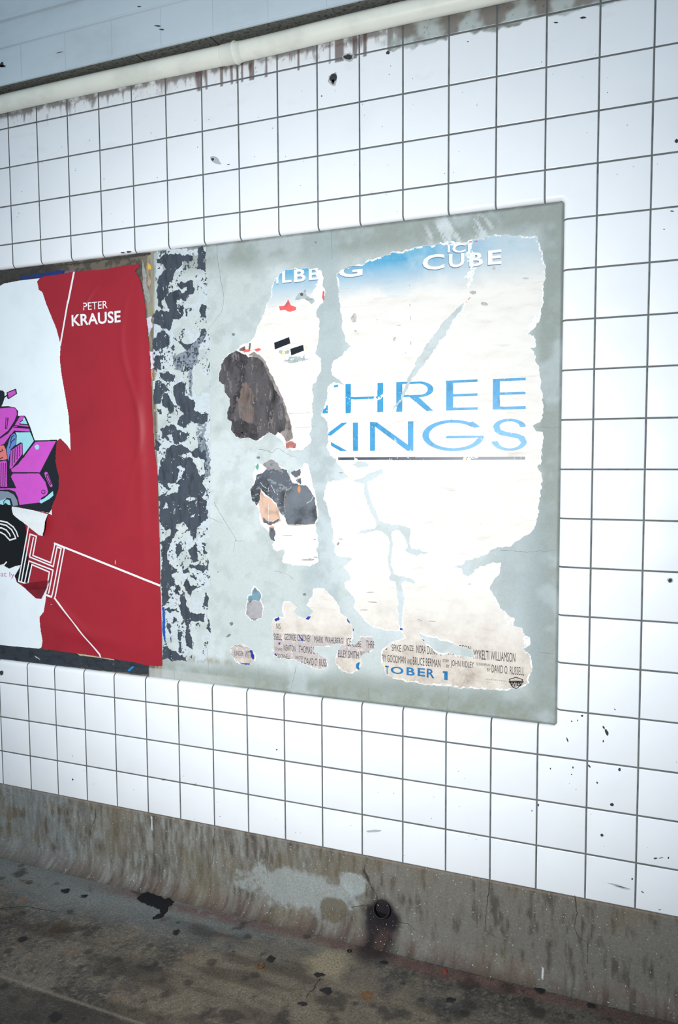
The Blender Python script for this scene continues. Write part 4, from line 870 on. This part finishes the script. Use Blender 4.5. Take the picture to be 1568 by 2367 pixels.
runs('printed_bag', mask(X('6', '700,520 730,450 770,410 830,395 890,400 935,445 965,510 985,600 994,690 968,745 900,755 735,755 712,720 700,640'), amp=.001) & PC, YI-.0002, bagp, rC)
BR = np.zeros((NZR, NXR), bool); stroke(BR, X('6', '750,428 715,450 700,500 695,560 705,640'), .0016); stroke(BR, X('6', '730,757 800,762 900,756 965,748'), .0018)
runs('bag_piping', BR & PC, YI-.0004, pm('tan_piping', (170, 158, 140)), rC)
runs('printed_tan_flap', mask(X('6', '480,440 520,490 570,530 615,570 650,625 655,690 660,720 600,745 560,750 520,720 500,735 480,680 472,600 478,500'), amp=.004) & PC, YI-.0002, simple('tan_print', (206, 172, 150), .6, .16, 16), rC)
runs('printed_shadow', mask(X('6', '560,790 615,778 612,912 590,900 565,870'), X('6', '755,275 850,250 845,300 800,330 760,300'), X('6', '800,350 845,340 850,385 820,380'), X('6', '500,700 560,730 650,705 650,715 570,760 510,735'), amp=.004) & PC, YI-.0003, simple('dark_print', (92, 96, 104), .6, .2, 50), rC)
marks('orange_tag', [blobpts(691.8, 1131, 3.4, 8.5, 0, 16, .06), blobpts(688, 1108, 1, 9, .1), blobpts(628, 1219, 6, 2)], pm('orange_print', (206, 138, 96)), rC, YI-.0004)
marks('green_fleck', [blobpts(595, 1079, 3, 6), blobpts(728, 1247, 3, 1)], pm('green_print', (90, 160, 140)), rC, YI-.0004)
marks('grey_smudge', [blobpts(712, 1294, 14, 2.2), blobpts(665, 1238, 12, 1), blobpts(730, 1288, 6, 1)], simple('smudge', (176, 166, 160), .8, .2, 90), rC, YI)
WS = np.zeros((NZR, NXR), bool)
for s in ('478,370 510,410 545,430', '580,400 600,440 615,470', '630,470 640,485', '555,420 550,460', '555,560 553,640 557,740', '900,560 940,540 960,500'): stroke(WS, X('6', s), .0013)
runs('white_scratch', WS & PC, YI-.0005, M_pap, rC)

# the small blue and grey piece
PD = mask(X('6', '400,1335 430,1305 475,1345 497,1400 487,1440 506,1500 500,1560 490,1603 430,1630 388,1616 344,1570 349,1500 364,1450 358,1400 378,1388 400,1385'), amp=.003)
rD, _ = remnant('poster_remnant', PD, 'small torn poster piece, teal above and grey below, above the oval piece', PD & False | (erode(PD, 2) & (n5 < .7)))
runs('teal_print', mask(X('6', '410,1345 430,1325 468,1355 488,1405 478,1450 420,1445 385,1460 365,1430 370,1400 402,1390'), amp=.003) & erode(PD, 1), YI, simple('teal_print', (112, 142, 156), .6, .15, 30), rD)
runs('grey_print', mask(X('6', '368,1460 420,1447 478,1452 500,1510 485,1600 430,1622 392,1608 352,1568 358,1500'), amp=.002) & erode(PD, 1), YI, simple('grey_patch_print', (160, 158, 160), .6, .12, 30), rD)
texts('credit_lettering', [('OHC', '6', (398, 1603), (445, 1640))], YI-.0002, gink, rD, erode(PD, 1))

# lower remnants with the credits
M_db = pm('deep_blue', (34, 56, 150))
def lower(s, label, tx, flecks, brown):
    M = mask(X('6', s), amp=.004); o, P = remnant('poster_remnant', M, label); P = erode(M, 1)
    if brown: runs('credit_ground', mask(*[X('6', b) for b in brown], amp=.003) & P & (n5 < .66), YI+.0001, simple('mauve_ground', (184, 174, 172), .7, .06, 60), o)
    texts('credit_lettering', tx, YI, gink, o, P & ~(worn & (n6 > .5)))
    for b in flecks or (): runs('blue_fleck', mask(X('6', b), amp=.003) & M, YI-.0002, M_db, o)
    return o, M
lower('955,1335 1060,1330 1102,1378 1152,1428 1194,1498 1204,1566 1252,1586 1302,1658 1324,1730 1312,1802 1272,1845 1200,1835 1100,1855 970,1866 970,1908 1052,1946 1088,1968 1086,2055 1050,2068 930,2046 850,2016 780,1976 720,1970 640,1966 600,1938 592,1880 596,1800 592,1720 584,1640 600,1600 660,1590 700,1590 676,1500 686,1456 740,1450 806,1500 786,1530 804,1575 880,1600 930,1578 960,1556 940,1520 900,1490 915,1440 950,1400',
      'jagged torn poster piece with several rows of narrow credits, below the satchel piece',
      [('NIS', '6', (622, 1648), (662, 1702)), ('SSELL', '6', (600, 1742), (676, 1804)), ('GEORGE', '6', (697, 1744), (800, 1808)), ('CLOONEY', '6', (812, 1748), (936, 1818)), ('MARK', '6', (968, 1764), (1050, 1830)), ('WAHLBERG', '6', (1064, 1770), (1226, 1840)), ('ICE', '6', (1258, 1780), (1300, 1850)),
       ('GRAPHY', '6', (616, 1868), (680, 1900)), ('NEWTON', '6', (690, 1842), (798, 1908)), ('THOMAS', '6', (828, 1850), (946, 1926)), ('SIGEL', '6', (958, 1860), (1050, 1935)), ('ODONNELL', '6', (626, 1922), (746, 1974)), ('DIRECTED', '6', (796, 1944), (864, 1978)), ('BY', '6', (846, 1992), (866, 2020)), ('DAVID', '6', (878, 1960), (962, 2032)), ('O. RUSS', '6', (972, 1966), (1078, 2044))],
      ['605,1620 650,1585 655,1615 625,1635', '892,1590 935,1582 920,1615 900,1612', '1262,1605 1280,1605 1295,1650 1280,1640', '830,1750 870,1800 860,1805 835,1775', '645,1830 665,1820 660,1850', '600,1925 625,1920 630,1950'], ['590,1735 1240,1770 1240,1835 970,1862 1080,1960 1084,2060 930,2044 780,1972 720,1966 640,1962 596,1930'])
lower('205,1865 250,1838 330,1848 395,1880 428,1930 432,1990 382,2028 310,2022 245,1988 208,1935', 'small oval torn poster piece with one row of credits, lowest at the left',
      [('JUNGER', '6', (238, 1896), (328, 1962)), ('WITT', '6', (340, 1900), (396, 1968)), ('L', '6', (208, 1900), (216, 1940)), ('MARSHALL', '6', (228, 1830), (320, 1868))], ['385,1895 405,1890 420,1960 415,1980 395,1960', '290,2000 340,2012 385,2010 378,2030 320,2026'], ['205,1865 400,1865 400,1965 230,1965'])
oG, MG = lower('1215,1850 1280,1828 1330,1836 1375,1815 1385,1770 1485,1770 1522,1820 1516,1872 1475,1915 1408,1935 1388,1970 1408,2010 1376,2076 1300,2102 1218,2086 1152,2012 1162,1960 1172,1900',
      'two-lobed torn poster piece with a bit of blue letter, right of the jagged piece',
      [('ICE', '6', (1256, 1800), (1300, 1858)), ('CUBE', '6', (1312, 1802), (1392, 1868)), ('THREE', '6', (1436, 1804), (1530, 1880)), ('ELLEY', '6', (1184, 1890), (1262, 1962)), ('SMITH', '6', (1274, 1896), (1370, 1972)), ('WALT', '6', (1384, 1900), (1470, 1980))], None, ['1240,1780 1520,1780 1515,1870 1400,1960 1180,1965 1180,1890'])
runs('blue_letter_piece', mask(X('6', '1385,2002 1362,2004 1346,2022 1348,2050 1366,2072 1378,2064 1372,2040 1378,2018')), YI-.0002, oct_, oG)

# ---- small things on the floor
M_gum = simple('black_gum', (34, 32, 31), .7, .2, 300)
gums = [(152,2059,11,5,'gum spot nearest the concrete base at the left, flat black oval'), (194,2071,8,4,'small black gum spot just right of the one nearest the base at the left'),
        (408,2155,9,7,'round black gum spot below the crumbly tar patch'), (626,2217,11,8,'black gum spot beside the rusty bottle cap'), (740,2253,13,7,'black gum spot at the top of the curved floor crack'),
        (755,2290,13,8,'black gum spot just below the one at the curved floor crack'), (700,2320,12,6,'black gum spot at the bottom end of the curved floor crack'), (128,2350,17,12,'largest black gum spot, in the darker slab at the lower left corner'),
        (52,2171,11,7,'black gum spot near the left edge, halfway down the floor'), (888,2225,11,4,'black gum streak right below the drain stub'), (1249,2290,13,8,'black gum spot closest to the base on the right side'),
        (1043,2312,11,6,'black gum spot below the small brick-red chip'), (1368,2325,13,6,'rightmost black gum spot on the floor')]
for i, (px, py, rx, ry, lab) in enumerate(gums):
    q = Fl(px, py); q2 = Fl(px+rx, py); q3 = Fl(px, py+ry); ra = np.hypot(*(q2-q)[:2])*.9; rb = np.hypot(*(q3-q)[:2])*.8
    ph = random.random()*20; V = [(0, 0, .0022)]; n = 26
    for rr, hh in ((.6, .0019), (1.0, .0)):
        for k in range(n):
            a = 2*math.pi*k/n; u = rr*(1+.45*mnoise.noise(Vector((math.cos(a)*1.5+ph, math.sin(a)*1.5, ph)))*1.5); V.append((ra*u*math.cos(a), rb*u*math.sin(a), hh))
    Fc = [(0, 1+k, 1+(k+1) % n) for k in range(n)]+[(1+k, 1+n+k, 1+n+(k+1) % n, 1+(k+1) % n) for k in range(n)]
    o = mk('gum_spot', V, Fc, M_gum, None, True); o.location = (q[0], q[1], 0); o.rotation_euler.z = .35
    tag(o, lab, 'gum spot', 'trodden gum spots on the floor')
def floorplate(name, pts, k, mat, h, label, cat):
    p = [Fl(CR[k][0]+a/CR[k][2], CR[k][1]+b/CR[k][2]) for a, b in pts]; c = sum(p)/len(p); n = len(p)
    V = [(*(q-c)[:2], 0) for q in p]+[(*((q-c)[:2]*.93), h) for q in p]
    o = mk(name, V, [(i, (i+1) % n, n+(i+1) % n, n+i) for i in range(n)]+[tuple(range(n, 2*n))], mat); o.location = (c[0], c[1], 0); return tag(o, label, cat)
def jj(s):
    q = B1(s); out = []
    for i, (a, b) in enumerate(q):
        c, d = q[(i+1) % len(q)]
        for t in (0, .25, .5, .75): out.append((a+(c-a)*t+random.uniform(-4, 4), b+(d-b)*t+random.uniform(-3, 3)))
    return out
floorplate('tar_patch', jj('622,640 640,622 665,612 690,618 705,628 730,630 745,645 770,640 790,655 780,670 760,680 758,705 740,725 700,738 690,732 725,715 730,695 700,680 670,672 650,660 630,655'), 'b', simple('tar', (24, 24, 28), .75, .3, 200, bmp=.6), .003, 'black crumbly tar patch on the floor beside the concrete base', 'tar patch')
def ring(name, px, py, R_, r_, mat, label, cat):
    q = Fl(px, py); V, Fc = [], []; n, m2 = 28, 8
    for i in range(n):
        for j in range(m2):
            a = 2*math.pi*i/n; b = 2*math.pi*j/m2; rr = R_+r_*math.cos(b); V.append((rr*math.cos(a), rr*math.sin(a), r_+r_*math.sin(b)))
    for i in range(n):
        for j in range(m2): Fc.append((i*m2+j, ((i+1) % n)*m2+j, ((i+1) % n)*m2+(j+1) % m2, i*m2+(j+1) % m2))
    o = mk(name, V, Fc, mat, None, True); o.location = (q[0], q[1], 0); return tag(o, label, cat)
ring('small_ring', 808, 2199, .0065, .0018, simple('dark_rubber', (20, 20, 22), .5, .1, 100), 'small black ring lying on the floor left of the drain stub', 'ring')
cap = ring('bottle_cap', 603, 2234, .011, .002, simple('rusty_metal', (120, 84, 50), .6, .3, 200, metal=.4), 'flattened rusty bottle cap on the floor among the gum spots', 'bottle cap')
mk('cap_disc', [(.011*math.cos(2*math.pi*i/24), .011*math.sin(2*math.pi*i/24), .0012) for i in range(24)], [tuple(range(24))], simple('rusty_disc', (96, 70, 46), .7, .3, 200), cap)
floorplate('red_chip', B1('500,968 512,963 522,970 518,980 503,979'), 'c', simple('red_brick_chip', (140, 66, 50), .8, .2, 200), .004, 'small brick-red chip on the floor right of the drain stub', 'chip')
